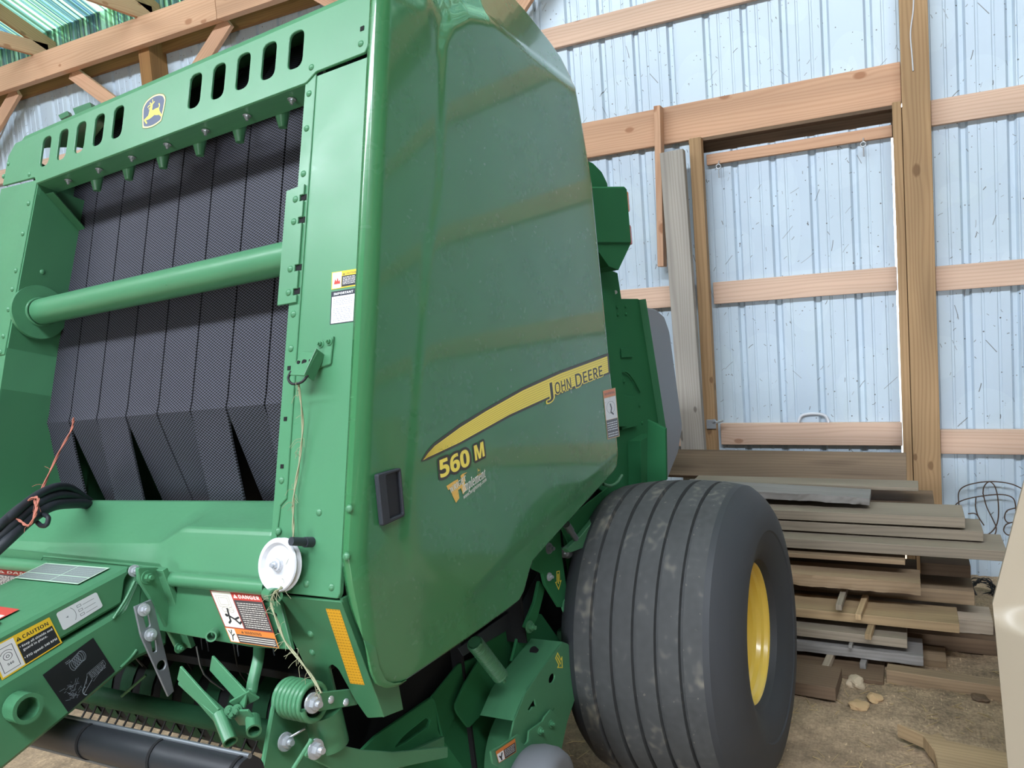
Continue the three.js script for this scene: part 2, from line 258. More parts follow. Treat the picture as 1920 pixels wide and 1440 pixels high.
// right and left ends, and the wide open front behind the camera with its posts
function endWall(name, x, turn) {
  const w = group(name, 'structure');
  for (let i = 0; i < 12; i++) { const g = sheetGeo(0, 0.9164, -0.06, 7.5, 0.1); g.rotateY(turn); g.translate(x, 0, turn > 0 ? 0.9144 * (i + 1) : 0.9144 * i); mesh('metal_panel', g, M.roof, w); }
  for (const y of [0.78, 1.7, 2.63, 3.55, 4.4]) { const g = boxUV(lumber(0.04, 0.14, 10.9), 2); g.translate(x + (turn < 0 ? -0.022 : 0.022), y, 5.5); mesh('girt', g, M.fir, w); }
  for (const z of [2.9, 5.8, 8.7]) stud('post', x + (turn < 0 ? -0.19 : 0.05), x + (turn < 0 ? -0.05 : 0.19), -0.3, 5.4, z - 0.07, z + 0.07, M.treated, 1, w);
}
endWall('wall_right', 4.2, -Math.PI / 2); endWall('wall_left', -10.4, Math.PI / 2);
const front = group('wall_front', 'structure');
for (const x of [-1.7, 0.3]) stud('post', x - 0.1, x + 0.1, -0.3, 5.4, 11.0, 11.2, M.treated, 1, front);
stud('header_board', -1.8, 0.4, 1.95, 2.15, 11.0, 11.04, M.fir2, 0, front);
for (let i = 0; i < 16; i++) { const a = -10.4 + i * 0.9144, b = a + 0.9164, open = b > -1.5 && a < -0.2; const o = mesh('metal_panel', sheetGeo(a, b, open ? 2.0 : -0.06, 6.9, RIB), M.roof, front); o.position.z = 11.1; }

// ---------- the ground ----------
const hG = (x, z) => 0.016 * noise.noise(x * 2.1, z * 2.1, 3) + 0.01 * noise.noise(x * 6, z * 6, 8) + 0.006 * noise.noise(x * 17, z * 17, 1) + 0.003 * noise.noise(x * 45, z * 45, 5) - 0.012 + (x < -0.7 ? 0.052 * (x + 0.7) : 0) - 0.06 * Math.exp(-((x + 0.74) ** 2 + (z - 2.4) ** 2) * 3) * 0;
const dirtTex = dataTex(1024, 1024, (u, v) => {
  const a = tn(u, v, 5, 5, 1), b = tn(u, v, 22, 22, 4), c = tn(u, v, 90, 90, 7), d = tn(u, v, 200, 200, 9), k = 1 + 0.2 * a + 0.22 * b + 0.22 * c + 0.2 * d, s = tn(u, v, 150, 40, 11) > 0.42 ? 1.25 : 1;
  return [152 * k * s, 131 * k * s, 109 * k * (s * 0.97)];
}, { repeat: [1.5, 1.5] });
M.dirt = new THREE.MeshStandardMaterial({ map: dirtTex, bumpMap: dirtTex, bumpScale: 0.008, roughness: 1 });
{
  const floor = group('floor', 'structure');
  const patch = (x0, x1, z0, z1, nx, nz) => gridGeo(nx, nz, (u, v) => { const x = x0 + (x1 - x0) * u, z = z1 + (z0 - z1) * v; return V(x, hG(x, z), z); }, (u, v, p) => [p.x, p.z]);
  mesh('dirt_floor', patch(-4.5, 1.6, -0.3, 4.4, 300, 230), M.dirt, floor);
  mesh('dirt_floor', gridGeo(1, 1, (u, v) => V(-13 + 19 * u, -0.32, 13 - 15 * v), (u, v, p) => [p.x, p.z]), M.dirt, floor);
  for (const [a, b, c, d] of [[-11, -4.5, -0.3, 12], [1.6, 5, -0.3, 12], [-4.5, 1.6, 4.4, 12]]) mesh('dirt_floor', patch(a, b, c, d, 60, 60), M.dirt, floor);
  const yard = mesh('yard', gridGeo(1, 1, (u, v) => V(-80 + 160 * u, -0.4, 80 - 160 * v), (u, v, p) => [p.x, p.z]), new THREE.MeshStandardMaterial({ color: 0x85837c, roughness: 1 })); yard.userData.kind = 'structure';
}
{ // chaff and straw trodden into the dirt
  const gs = [];
  for (let i = 0; i < 900; i++) {
    const near = i < 600, x = near ? rr(-1.4, 0.7) : rr(-3.4, -1.2), z = near ? rr(1.3, 3.2) : rr(2.2, 3.8), l = rr(0.012, 0.07), t = rr(0, 6.28), g = new THREE.BoxGeometry(l, 0.0016, rr(0.0015, 0.003));
    g.rotateZ(rr(-0.15, 0.15)); g.rotateY(t); g.translate(x, hG(x, z) + 0.003, z); gs.push(g);
  }
  const st = mesh('straw', merge(gs), new THREE.MeshStandardMaterial({ color: 0xb29a70, roughness: 1 }), scene.getObjectByName('floor')); st.userData.kind = 'stuff'; st.userData.label = 'short bits of straw and chaff';
}
// ---------- the round baler ----------
const lerpT = (T, y) => { if (y <= T[0][0]) return T[0][1]; for (let i = 1; i < T.length; i++) if (y <= T[i][0]) { const [a, b] = T[i - 1], [c, d] = T[i]; return b + (d - b) * (y - a) / (c - a); } return T[T.length - 1][1]; };
const sm = (a, b, x) => { const t = Math.min(1, Math.max(0, (x - a) / (b - a))); return t * t * (3 - 2 * t); };

const baler = group('round_baler');
baler.applyMatrix4(new THREE.Matrix4().makeBasis(V(0.9971, 0.0513, 0.0569), V(-0.0512, 0.9987, -0.0029), V(-0.0569, 0, 0.9984)).setPosition(-0.5088 + 0.0512 * UP, 0.5166 - 0.9987 * UP, 2.4016 + 0.0029 * UP));
tag(baler, 'big green round baler with a yellow stripe on its side shield and ribbed tyre', 'baler');
const part = (name, geo, mat = M.green, parent = baler) => mesh(name, geo, mat, parent);
const lab = (o, l) => { o.userData.label = l; return o; };
const fPlate = (name, pts, off, t, o = {}, parent = baler) => part(name, extr(pts, t, FM(off, t), o), o.mat || M.green, parent);
const sPlate = (name, pts, e1, t, o = {}, parent = baler) => part(name, extr(pts, t, SM(e1), o), o.mat || M.green, parent);
const kPlate = (name, pts, z, t, o = {}, parent = baler) => part(name, extr(pts, t, KM(z, t), o), o.mat || M.green, parent);
const bPlate = (name, pts, y, t, o = {}, parent = baler) => part(name, extr(pts, t, BM(y), o), o.mat || M.green, parent);
const rivetF = (a, b, o, parent) => { const m = new THREE.Matrix4().makeBasis(V(1, 0, 0), V(0, FS, FC), V(0, -FC, FS)).setPosition(fP(a, b, o)); return part('rivet', domeGeo.clone().applyMatrix4(m), M.green, parent); };
const rivetS = (z, y, e1, parent) => part('rivet', domeGeo.clone().applyMatrix4(basis([0, 0, 1], [1, 0, 0], [0, 1, 0], [e1, y + UP, z])), M.green, parent);
// a printed label lying on a surface: four corners (top left, top right, bottom right, bottom left)
function decal(name, c, w, h, draw, parent, label, alpha = false, lift = V(0, 0, 0)) {
  const t = canvasTex(w, h, draw), mat = new THREE.MeshPhysicalMaterial({ map: t, roughness: 0.6, clearcoat: 0.1, clearcoatRoughness: 0.3, transparent: alpha, alphaTest: alpha ? 0.5 : 0, side: THREE.DoubleSide });
  const [a, b, d, e] = c.map((p) => p.clone().add(lift));
  const o = part(name, gridGeo(6, 6, (u, v) => a.clone().lerp(b, u).lerp(e.clone().lerp(d, u), v), (u, v) => [u, 1 - v]), mat, parent); if (label) lab(o, label); return o;
}
const lines = (x, x0, x1, y0, n, dy, col, lw) => { x.strokeStyle = col; x.lineWidth = lw; for (let i = 0; i < n; i++) { let p = x0; while (p < x1 - 4) { const q = Math.min(p + rr(8, 30), x1); x.beginPath(); x.moveTo(p, y0 + i * dy); x.lineTo(q, y0 + i * dy); x.stroke(); p = q + rr(3, 6); } } };
const tri = (x, cx, cy, s, col, mark) => { x.fillStyle = col; x.beginPath(); x.moveTo(cx, cy - s); x.lineTo(cx + s, cy + s * 0.8); x.lineTo(cx - s, cy + s * 0.8); x.fill(); x.fillStyle = mark; x.fillRect(cx - s * 0.12, cy - s * 0.4, s * 0.24, s * 0.65); x.fillRect(cx - s * 0.12, cy + s * 0.4, s * 0.24, s * 0.22); };
const F4 = (p, o) => p.map((q) => fP(q[0], q[1], o));
const S4 = (p, e1) => p.map((q) => V(e1, q[1] + UP, q[0]));

// header above the chamber with its ten slots
{
  const slots = []; for (const [c0, n] of [[-1.752, 5], [-1.025, 5]]) for (let i = 0; i < n; i++) { const c = c0 + i * 0.0951; slots.push({ pts: [[c - 0.0255, 1.441], [c + 0.0255, 1.441], [c + 0.0255, 1.5415], [c - 0.0255, 1.5415]], r: 0.022 }); }
  const h = fPlate('header_panel', [[-1.995, 1.427], [-1.797, 1.413], [-1.784, 1.389], [-0.601, 1.389], [-0.57, 1.409], [-0.416, 1.411], [-0.408, 1.425], [-0.406, 1.568], [-1.95, 1.568], [-1.985, 1.53]], 0.008, 0.008, { holes: slots, r: 0.006 });
  part('header_lip', bar(fP(-1.785, 1.39, -0.03), fP(-0.6, 1.39, -0.03), 0.005, 0.07, V(0, FC, -FS)), M.green, h);
  // rolled edge and sloping hood behind it
  const prof = [[0.008, 1.566], [0.004, 1.582], [-0.012, 1.598], [-0.05, 1.632], [-0.1, 1.668], [-0.2, 1.715], [-0.36, 1.752], [-0.6, 1.77]];
  part('hood', gridGeo(40, 28, (u, v) => { const q = v * (prof.length - 1), i = Math.min(prof.length - 2, Math.floor(q)), f = q - i; const a = -1.985 + 1.6 * u, s = Math.min(1, Math.max(0, -(a + 1.9) / 0.085)); const o = prof[i][0] + (prof[i + 1][0] - prof[i][0]) * f, b = prof[i][1] + (prof[i + 1][1] - prof[i][1]) * f; return fP(a, b - 0.055 * s * s, o - 0.01 * s); }), M.green, h);
  for (const [a, b] of [[-1.995, 1.46], [-0.43, 1.437], [-1.83, 1.43], [-0.585, 1.425], [-1.975, 1.5]]) rivetF(a, b, 0.008, h);
  part('square_hole', new THREE.BoxGeometry(0.011, 0.011, 0.002).applyMatrix4(basis([1, 0, 0], [0, FC, -FS], [0, FS, FC], fP(-0.428, 1.475, 0.0085).toArray())), M.dark, h);
  for (let i = 0; i < 7; i++) part('bolt', bolt(fP(-1.66 + i * 0.163, 1.386, -0.025), V(0, -1, 0.2), 0.007), M.zinc, h);
  for (let i = 0; i < 6; i++) { const a = -1.6 + i * 0.165; part('belt_guide', toCreasedNormals(cylinder(fP(a, 1.42, -0.075), fP(a, 1.362, -0.085), 0.024, 16, 0.011), 0.6), M.green, h); }
  const C = [[-1.262, 1.536], [-1.14, 1.536], [-1.14, 1.42], [-1.262, 1.42]];
  decal('emblem', F4(C, 0.0086), 512, 486, (x, w, h2) => {
    x.clearRect(0, 0, w, h2); x.translate(w / 2, h2 / 2); x.scale(1.02, 1);
    const sh = (k) => { x.beginPath(); x.moveTo(-150 * k, -170 * k); x.quadraticCurveTo(0, -240 * k, 150 * k, -170 * k); x.quadraticCurveTo(215 * k, -120 * k, 205 * k, -60 * k); x.quadraticCurveTo(195 * k, 60 * k, 165 * k, 160 * k); x.quadraticCurveTo(0, 225 * k, -165 * k, 160 * k); x.quadraticCurveTo(-195 * k, 60 * k, -205 * k, -60 * k); x.quadraticCurveTo(-215 * k, -120 * k, -150 * k, -170 * k); x.closePath(); x.fill(); };
    x.fillStyle = '#5c5a30'; sh(1.06); x.fillStyle = '#f2e79a'; sh(1.02); x.fillStyle = '#4d5870'; sh(0.93);
    x.fillStyle = x.strokeStyle = '#f2dc58'; x.lineCap = x.lineJoin = 'round';
    x.beginPath(); x.moveTo(-75, -70); x.quadraticCurveTo(-70, -20, -88, 30); x.lineTo(-140, 55); x.quadraticCurveTo(-165, 62, -158, 80); x.lineTo(-70, 82); x.quadraticCurveTo(-10, 70, 30, 52); x.quadraticCurveTo(70, 70, 118, 74); x.lineTo(160, 112); x.lineTo(176, 98); x.lineTo(140, 52); x.quadraticCurveTo(110, 20, 106, -22); x.quadraticCurveTo(50, -30, 0, -18); x.quadraticCurveTo(-25, -14, -28, -40); x.lineTo(-22, -82); x.lineTo(-48, -96); x.lineTo(-96, -62); x.lineTo(-92, -48); x.closePath(); x.fill();
    x.lineWidth = 20; x.beginPath(); x.moveTo(-150, 70); x.lineTo(-104, 122); x.stroke(); x.lineWidth = 17; x.beginPath(); x.moveTo(100, -22); x.quadraticCurveTo(118, -40, 96, -72); x.stroke();
    x.lineWidth = 11; for (const p of [[-40, -90, -60, -112, -104, -98, -112, -84], [-40, -92, -52, -120, -86, -136, -80, -126], [-36, -92, -20, -120, -34, -156, -36, -160], [-34, -92, -8, -112, -6, -128, 4, -122]]) { x.beginPath(); x.moveTo(p[0], p[1]); x.bezierCurveTo(...p.slice(2)); x.stroke(); }
    x.fillStyle = '#2a3040'; x.beginPath(); x.ellipse(-78, -74, 16, 4, -0.7, 0, 7); x.fill();
  }, h, 'shield emblem with a leaping yellow deer', true);
}
// corner posts of the front frame
{
  const c = fPlate('front_column', [[-0.598, 1.404], [-0.412, 1.404], [-0.4065, 1.395], [-0.4065, 0.21], [-0.412, 0.2], [-0.585, 0.203], [-0.603, 0.225]], 0, 0.012, { r: 0.004 });
  fPlate('edge_strip', [[-0.607, 1.415], [-0.573, 1.415], [-0.573, 0.4], [-0.59, 0.385], [-0.6, 0.24], [-0.612, 0.24]], 0.004, 0.006, {}, c);
  part('return_flange', bar(fP(-0.606, 1.4, -0.1), fP(-0.606, 0.21, -0.1), 0.2, 0.006, V(0, FS, FC)), M.greenRough, c);
  for (const b of [1.36, 1.27, 1.155, 0.815, 0.735, 0.44, 0.33, 0.305]) rivetF(-0.591, b, 0.004, c);
  const tb = fPlate('tab_plate', [[-0.638, 1.12], [-0.58, 1.125], [-0.58, 1.1], [-0.592, 1.1], [-0.592, 1.085], [-0.58, 1.085], [-0.58, 1.045], [-0.592, 1.045], [-0.592, 1.03], [-0.58, 1.03], [-0.58, 0.93], [-0.592, 0.93], [-0.592, 0.915], [-0.58, 0.915], [-0.58, 0.873], [-0.592, 0.873], [-0.592, 0.858], [-0.58, 0.858], [-0.58, 0.84], [-0.64, 0.84]], 0.01, 0.006, { bev: 0.001 }, c);
  for (const b of [1.092, 1.037, 0.922, 0.866]) { rivetF(-0.605, b, 0.01, c); part('slot', new THREE.BoxGeometry(0.022, 0.014, 0.002).applyMatrix4(basis([1, 0, 0], [0, FC, -FS], [0, FS, FC], fP(-0.586, b + 0.002, 0.0045).toArray())), M.dark, c); }
  for (const b of [0.66, 0.545, 0.44]) part('square_hole', new THREE.BoxGeometry(0.009, 0.009, 0.002).applyMatrix4(basis([1, 0, 0], [0, FC, -FS], [0, FS, FC], fP(-0.592, b + 0.03, 0.0045).toArray())), M.dark, c);
  for (const [a, b] of [[-0.477, 0.372], [-0.5, 0.225], [-0.43, 0.222], [-0.387, 0.38], [-0.387, 0.285]]) rivetF(a, b, a > -0.4 ? 0.008 : 0.0, c);
  decal('warning_label', F4([[-.483,.898],[-.407,.895],[-.409,.857],[-.481,.858]], 0.0008), 256, 192, (x, w, h) => {
    x.fillStyle = '#f0c72a'; x.fillRect(0, 0, w, h); x.fillStyle = '#f4f4f2'; x.fillRect(8, 8, 92, h - 16); x.fillStyle = '#20242c'; x.fillRect(104, 56, w - 112, h - 68);
    x.fillStyle = '#d43a2a'; x.beginPath(); x.moveTo(24, 140); x.lineTo(36, 78); x.lineTo(50, 110); x.lineTo(60, 62); x.lineTo(72, 112); x.lineTo(84, 90); x.lineTo(90, 140); x.fill();
    tri(x, 122, 36, 14, '#20242c', '#f0c72a'); x.fillStyle = '#20242c'; x.font = 'bold 30px sans-serif'; x.fillText('CAUTION', 140, 44, 108); lines(x, 116, 240, 74, 6, 15, '#e8e8e8', 6);
  }, c, 'yellow and black caution label with a red fire mark');
  decal('notice_label', F4([[-.481,.853],[-.409,.852],[-.409,.777],[-.479,.778]], 0.0008), 256, 384, (x, w, h) => {
    x.fillStyle = '#1e2430'; x.fillRect(0, 0, w, h); x.fillStyle = '#eceff4'; x.fillRect(10, 64, w - 20, h - 74); x.fillStyle = '#eceff4'; x.font = 'bold 36px sans-serif'; x.fillText('IMPORTANT', 26, 46, 204); lines(x, 28, 226, 96, 4, 22, '#7a828e', 7); lines(x, 28, 226, 206, 8, 20, '#7a828e', 7);
  }, c, 'white label headed IMPORTANT');
  const l = fPlate('front_column', [[-2.02, 1.425], [-1.8, 1.408], [-1.785, 1.39], [-1.84, 0.83], [-1.835, 0.42], [-1.86, 0.2], [-2.06, 0.2], [-2.06, 1.0]], 0, 0.012, { r: 0.005 });
  part('return_flange', gridGeo(2, 10, (u, v) => { const b = 1.392 - 1.15 * v, a = -1.785 - 0.052 * Math.min(1, v * 2.05); return fP(a, b, -0.3 * u); }), M.greenRough, l);
  part('return_flange', gridGeo(2, 10, (u, v) => { const b = 0.86 - 0.64 * v; return fP(-1.833 - 0.02 * v, b, 0.004 - 0.3 * u); }), M.green, l);
  fPlate('edge_strip', [[-1.83, 1.4], [-1.79, 1.4], [-1.845, 0.84], [-1.9, 0.84]], 0.004, 0.006, {}, l);
  for (const b of [1.33, 1.23, 1.11, 1.05, 0.985, 0.9, 0.85, 0.78, 0.7]) rivetF(-1.812 - (1.4 - b) * 0.098, b, 0.005, l);
  const rivetL = (b, o) => part('rivet', domeGeo.clone().applyMatrix4(basis([0, 0, -1], [1, 0, 0], [0, -1, 0], fP(-1.785 - (1.392 - b) * 0.093, b, o).toArray())), M.green, l);
  for (const [b, o] of [[1.12, -0.06], [1.06, -0.15], [0.8, -0.06], [0.82, -0.16]]) rivetL(b, o);
  for (const [b, o] of [[1.17, -0.17], [0.72, -0.1], [0.65, -0.06], [0.6, -0.2], [0.5, -0.06]]) part('bolt_hole', cylinder(fP(-1.787 - (1.392 - b) * 0.093, b, o), fP(-1.783 - (1.392 - b) * 0.093, b, o), 0.009, 12), M.dark, l);
  part('gusset', bar(fP(-1.775, 1.37, -0.03), fP(-1.8, 1.22, -0.26), 0.05, 0.006, V(1, 0, 0)), M.greenRough, l);
  decal('notice_label', F4([[-2.045, 1.05], [-1.965, 1.06], [-1.975, 0.99], [-2.055, 0.98]], 0.002), 128, 128, (x, w, h) => { x.fillStyle = '#eceef6'; x.fillRect(0, 0, w, h); x.fillStyle = '#8a90b0'; x.fillRect(8, 20, w - 20, h - 34); lines(x, 14, 112, 34, 6, 14, '#e4e6f0', 4); }, l);
}
// tube across the opening
{
  const a = fP(-1.8, 0.99, -0.07), b = fP(-0.6, 0.99, -0.07), t = part('crossbar', cylinder(a, b, 0.041, 32));
  part('flange_disc', cylinder(fP(-1.826, 0.99, -0.07), fP(-1.812, 0.99, -0.07), 0.086, 36), M.green, t); part('weld_bead', new THREE.TorusGeometry(0.042, 0.005, 8, 28).rotateY(Math.PI / 2).translate(-1.811, a.y, a.z), M.green, t);
}
// belts of the bale chamber
{
  const beltTex = canvasTex(256, 256, (x, w, h) => {
    x.fillStyle = '#060709'; x.fillRect(0, 0, w, h); x.lineCap = 'round';
    for (let r = 0; r < 8; r++) for (let c = 0; c < 4; c++) for (const [ox, oy] of [[0, 0], [32, 16]]) for (const dx of [-64 * 4, 0, 64 * 4]) for (const dy of [-256, 0, 256]) {
      const X = c * 64 + ox + dx, Y = r * 32 + oy + dy; if (X < -70 || X > 320 || Y < -40 || Y > 300) continue;
      x.strokeStyle = '#77788e'; x.lineWidth = 3.2; x.beginPath(); x.moveTo(X, Y); x.lineTo(X + 32, Y - 16); x.lineTo(X + 64, Y); x.stroke();
    }
  }, { repeat: [0.056, 0.068] });
  const beltMat = new THREE.MeshStandardMaterial({ map: beltTex, bumpMap: beltTex, bumpScale: 0.0015, roughness: 0.75 });
  const rear = [1, 0, 1, 1, 0, 0, 1, 0];
  for (let i = 0; i < 9; i++) {
    const a0 = -1.856 + i * 0.1462, a1 = a0 + 0.14, lit = [1, 0, 1, 0, 0, 1, 0, 1, 0][i], bend = fP(0, 0.632, -0.15), W = [];
    // down the front, round the roll and on into the chamber
    W.push(fP(0, 1.75, -0.24), fP(0, 1.6, -0.17), fP(0, 1.5, -0.152)); for (let k = 1; k <= 6; k++) W.push(fP(0, 1.5 - k * 0.138, -0.15));
    const d = lit ? V(0, -0.25, -0.02) : V(0, -0.25, -0.075);
    W.push(bend.clone().add(V(0, 0.012, 0.0)), bend.clone().add(d.clone().multiplyScalar(0.06)).add(V(0, -0.004, -0.003)), bend.clone().add(d.clone().multiplyScalar(0.3)), bend.clone().add(d), bend.clone().add(d.clone().multiplyScalar(1.9)));
    let s = 0; const S = W.map((p, k) => (k ? (s += p.distanceTo(W[k - 1])) : 0));
    const pos = [], uv = [], idx = [], th = 0.006;
    W.forEach((p, k) => { const q = W[Math.min(k + 1, W.length - 1)].clone().sub(W[Math.max(k - 1, 0)]), n = V(0, q.z, -q.y).normalize(); for (const [x, o, u] of [[a0, -th, 0], [a0, 0, 0], [a1, 0, 0.14], [a1, -th, 0.14]]) { pos.push(x, p.y - n.y * o * -1, p.z - n.z * o * -1); uv.push(x, S[k]); } });
    for (let k = 0; k < W.length - 1; k++) for (let e = 0; e < 4; e++) { const A = k * 4 + e, B = k * 4 + (e + 1) % 4; idx.push(A, A + 4, B, B, A + 4, B + 4); }
    const g = new THREE.BufferGeometry(); g.setAttribute('position', new THREE.Float32BufferAttribute(pos, 3)); g.setAttribute('uv', new THREE.Float32BufferAttribute(uv, 2)); g.setIndex(idx);
    part('belt', toCreasedNormals(g, 0.5), beltMat);
    for (const x of [a0 - 0.0005, a1 + 0.0005]) void x;
  }
  part('belt_roll', cylinder(V(-1.84, 0.632 * FC + (FN - 0.2) * FS + UP, -0.632 * FS + (FN - 0.2) * FC), V(-0.61, 0.632 * FC + (FN - 0.2) * FS + UP, -0.632 * FS + (FN - 0.2) * FC), 0.04, 24), M.dark);
  for (const x of [-1.87, -0.575]) part('chamber_wall', extr([0.25, 0.6, 1.0, 1.3, 1.5].map((b) => { const p = fP(0, b, -0.03); return [p.z, p.y - UP]; }).concat([[0.7, 1.7], [0.3, 1.6], [0.2, 0.5]]), 0.01, SM(x), { bev: 0 }), M.greenRough);
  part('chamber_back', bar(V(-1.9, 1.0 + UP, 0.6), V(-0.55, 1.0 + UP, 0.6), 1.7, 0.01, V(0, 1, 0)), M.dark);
  // odds and ends that show above the hood
  part('top_bracket', bar(V(...[-2.319,2.196,.769]).add(V(0, UP, 0)), V(...[-2.287,2.209,.749]).add(V(0, UP, 0)), 0.02, 0.03), M.greenRough); part('top_bracket', bar(V(...[-2.261,2.205,.734]).add(V(0, UP, 0)), V(...[-2.201,2.222,.697]).add(V(0, UP, 0)), 0.03, 0.06), M.greenRough);
}
// belly cover across the foot of the opening
{
  const K0 = [[-1.504,.278],[-1.024,.29],[-.938,.328],[-.619,.327]], B0 = [[-1.472,.241],[-1.113,.235],[-.976,.229],[-.947,.21],[-.609,.212]], nA = 90, prof = (a) => {
    const cb = a < K0[0][0] ? K0[0][1] : lerpT(K0, a), st = a < -1.5 ? 0.02 : 0, bo = lerpT(B0, a) - st;
    return [[0.398, -0.26], [0.4, -0.15], [0.396, -0.135], [0.396 + (cb - 0.396) * 0.5, -0.078], [cb + 0.007, -0.026], [cb + 0.001, -0.02], [cb - 0.009, -0.016], [bo + (cb - bo) * 0.4, -0.006], [bo, 0.002], [bo, -0.01]];
  };
  const c = part('front_cover', gridGeo(nA, 36, (u, v) => { const a = -1.93 + 1.35 * u, q = v * 9, pr = prof(a), i = Math.min(8, Math.floor(q)), f = q - i; return fP(a, pr[i][0] + (pr[i + 1][0] - pr[i][0]) * f, pr[i][1] + (pr[i + 1][1] - pr[i][1]) * f - (a > -0.612 ? 0.02 : 0)); }));
  for (const p of [[[-.852,.214],[-.789,.214],[-.796,.227],[-.846,.227]], [[-1.581,.216],[-1.52,.219],[-1.527,.226],[-1.578,.225]]]) fPlate('notch', p, 0.004, 0.002, { mat: M.dark, bev: 0 }, c);
  // panel below it with the round top rail and its label
  const pl = fPlate('lower_panel', [[-1.95, 0.26], [-0.99, 0.245], [-0.95, 0.22], [-0.59, 0.215], [-0.53, 0.09], [-0.66, 0.084], [-1.3, 0.1], [-1.95, 0.11]], 0.0, 0.01, { mat: M.greenRough });
  part('rail', cylinder(fP(-1.95, 0.218, 0.012), fP(-0.6, 0.212, 0.012), 0.017, 18), M.green, pl); part('rail', pipe(fP(...[-.589,.201], 0.02), fP(...[-.54,.201], 0.045), 0.015, 0.004), M.green, pl);
  part('rail', pipe(fP(...[-.771,.103], 0.0), fP(...[-.746,.101], 0.03), 0.012, 0.0035), M.green, pl);
  for (const [a, b] of [[-0.585, 0.155], [-0.57, 0.125]]) part('bolt_hole', cylinder(fP(a, b, 0.001), fP(a, b, 0.002), 0.005, 10), M.dark, pl);
  const danger = (x, w, h) => {
    x.fillStyle = '#8c2f28'; x.fillRect(0, 0, w, h); x.fillStyle = '#d8d2c2'; x.fillRect(10, 10, 200, 352); x.fillStyle = '#3c3636'; x.fillRect(220, 84, 282, 280); x.fillStyle = '#b2382e'; x.fillRect(214, 8, 292, 72);
    tri(x, 246, 46, 22, '#efe6da', '#b2382e'); x.fillStyle = '#efe6da'; x.font = 'bold 52px sans-serif'; x.fillText('DANGER', 276, 64, 220); lines(x, 238, 490, 112, 12, 21, '#c9c3b8', 8);
    x.strokeStyle = '#8f8a80'; x.lineWidth = 4; x.strokeRect(40, 50, 130, 110); x.strokeRect(60, 70, 90, 70); x.beginPath(); x.arc(80, 190, 24, 0, 7); x.arc(150, 190, 24, 0, 7); x.stroke();
    x.strokeStyle = '#1d1d20'; x.lineWidth = 18; x.lineCap = 'round'; x.beginPath(); x.moveTo(112, 180); x.lineTo(100, 250); x.lineTo(150, 280); x.lineTo(196, 258); x.moveTo(150, 280); x.lineTo(186, 318); x.lineTo(206, 300); x.moveTo(100, 250); x.lineTo(96, 300); x.lineTo(72, 322); x.stroke(); x.fillStyle = '#1d1d20'; x.beginPath(); x.arc(76, 246, 16, 0, 7); x.fill();
    x.fillStyle = '#c8742c'; x.fillRect(0, 372, w, 140); x.fillStyle = '#d8d2c2'; x.fillRect(8, 378, 90, 128); x.fillStyle = '#3c3636'; x.fillRect(102, 426, 400, 80); x.fillStyle = '#402a18'; x.font = 'bold 36px sans-serif'; x.fillText('WARNING', 200, 414, 180); tri(x, 176, 400, 14, '#402a18', '#c8742c'); lines(x, 116, 490, 446, 3, 20, '#c9c3b8', 8);
    x.strokeStyle = '#1d1d20'; x.lineWidth = 10; x.beginPath(); x.moveTo(30, 400); x.lineTo(50, 450); x.lineTo(36, 490); x.moveTo(50, 450); x.lineTo(76, 430); x.moveTo(50, 420); x.lineTo(60, 394); x.stroke();
  };
  decal('danger_label', F4([[-.786,.196],[-.622,.198],[-.553,.092],[-.702,.092]], 0.0125), 512, 512, danger, pl, 'red, white and black danger label with a pictogram');
  decal('danger_label', F4([[-1.93, 0.2], [-1.45, 0.2], [-1.45, 0.11], [-1.93, 0.11]], 0.0015), 512, 512, danger, pl);
}
// lower leg of the right front corner
{
  const LM = basis([1, 0, 0], [0, 0.9612, 0.2756], [0, -0.2756, 0.9612], [0, 0.344 + UP + 0.008 * 0.2756, 1.444 - 0.008 * 0.9612]);
  const c = part('corner_leg', extr([[-0.605, 0.292], [-0.405, 0.292], [-0.405, 0], [-0.456, -0.012], [-0.472, 0.03], [-0.488, 0.115], [-0.5, 0.125], [-0.515, 0.115], [-0.532, 0.02], [-0.565, 0.0], [-0.585, 0.07]], 0.008, LM, { r: 0.006 }), M.greenRough);
  part('side_web', extr([[1.52, 0.63], [1.444, 0.344], [1.38, 0.33], [1.4, 0.63]], 0.008, SM(-0.405)), M.greenRough, c);
  const L4 = [[-0.455, 0.272], [-0.416, 0.272], [-0.426, 0.082], [-0.467, 0.08]].map((p) => V(p[0], p[1], 0.0085).applyMatrix4(LM));
  decal('reflector_strip', L4, 64, 512, (x, w, h) => { x.fillStyle = '#d6a020'; x.fillRect(0, 0, w, h); x.fillStyle = 'rgba(140,90,10,0.45)'; for (let i = 0; i < 26; i++) for (let j = 0; j < 5; j++) x.fillRect(j * 13 + 1, i * 20 + 2, 9, 8); }, c, 'amber reflector strip');
  for (const [a, s] of [[-0.53, 0.2], [-0.548, 0.15]]) part('rivet', domeGeo.clone().applyMatrix4(basis([1, 0, 0], [0, -0.2756, 0.9612], [0, -0.9612, -0.2756], V(a, s, 0.008).applyMatrix4(LM).toArray())), M.green, c);
}
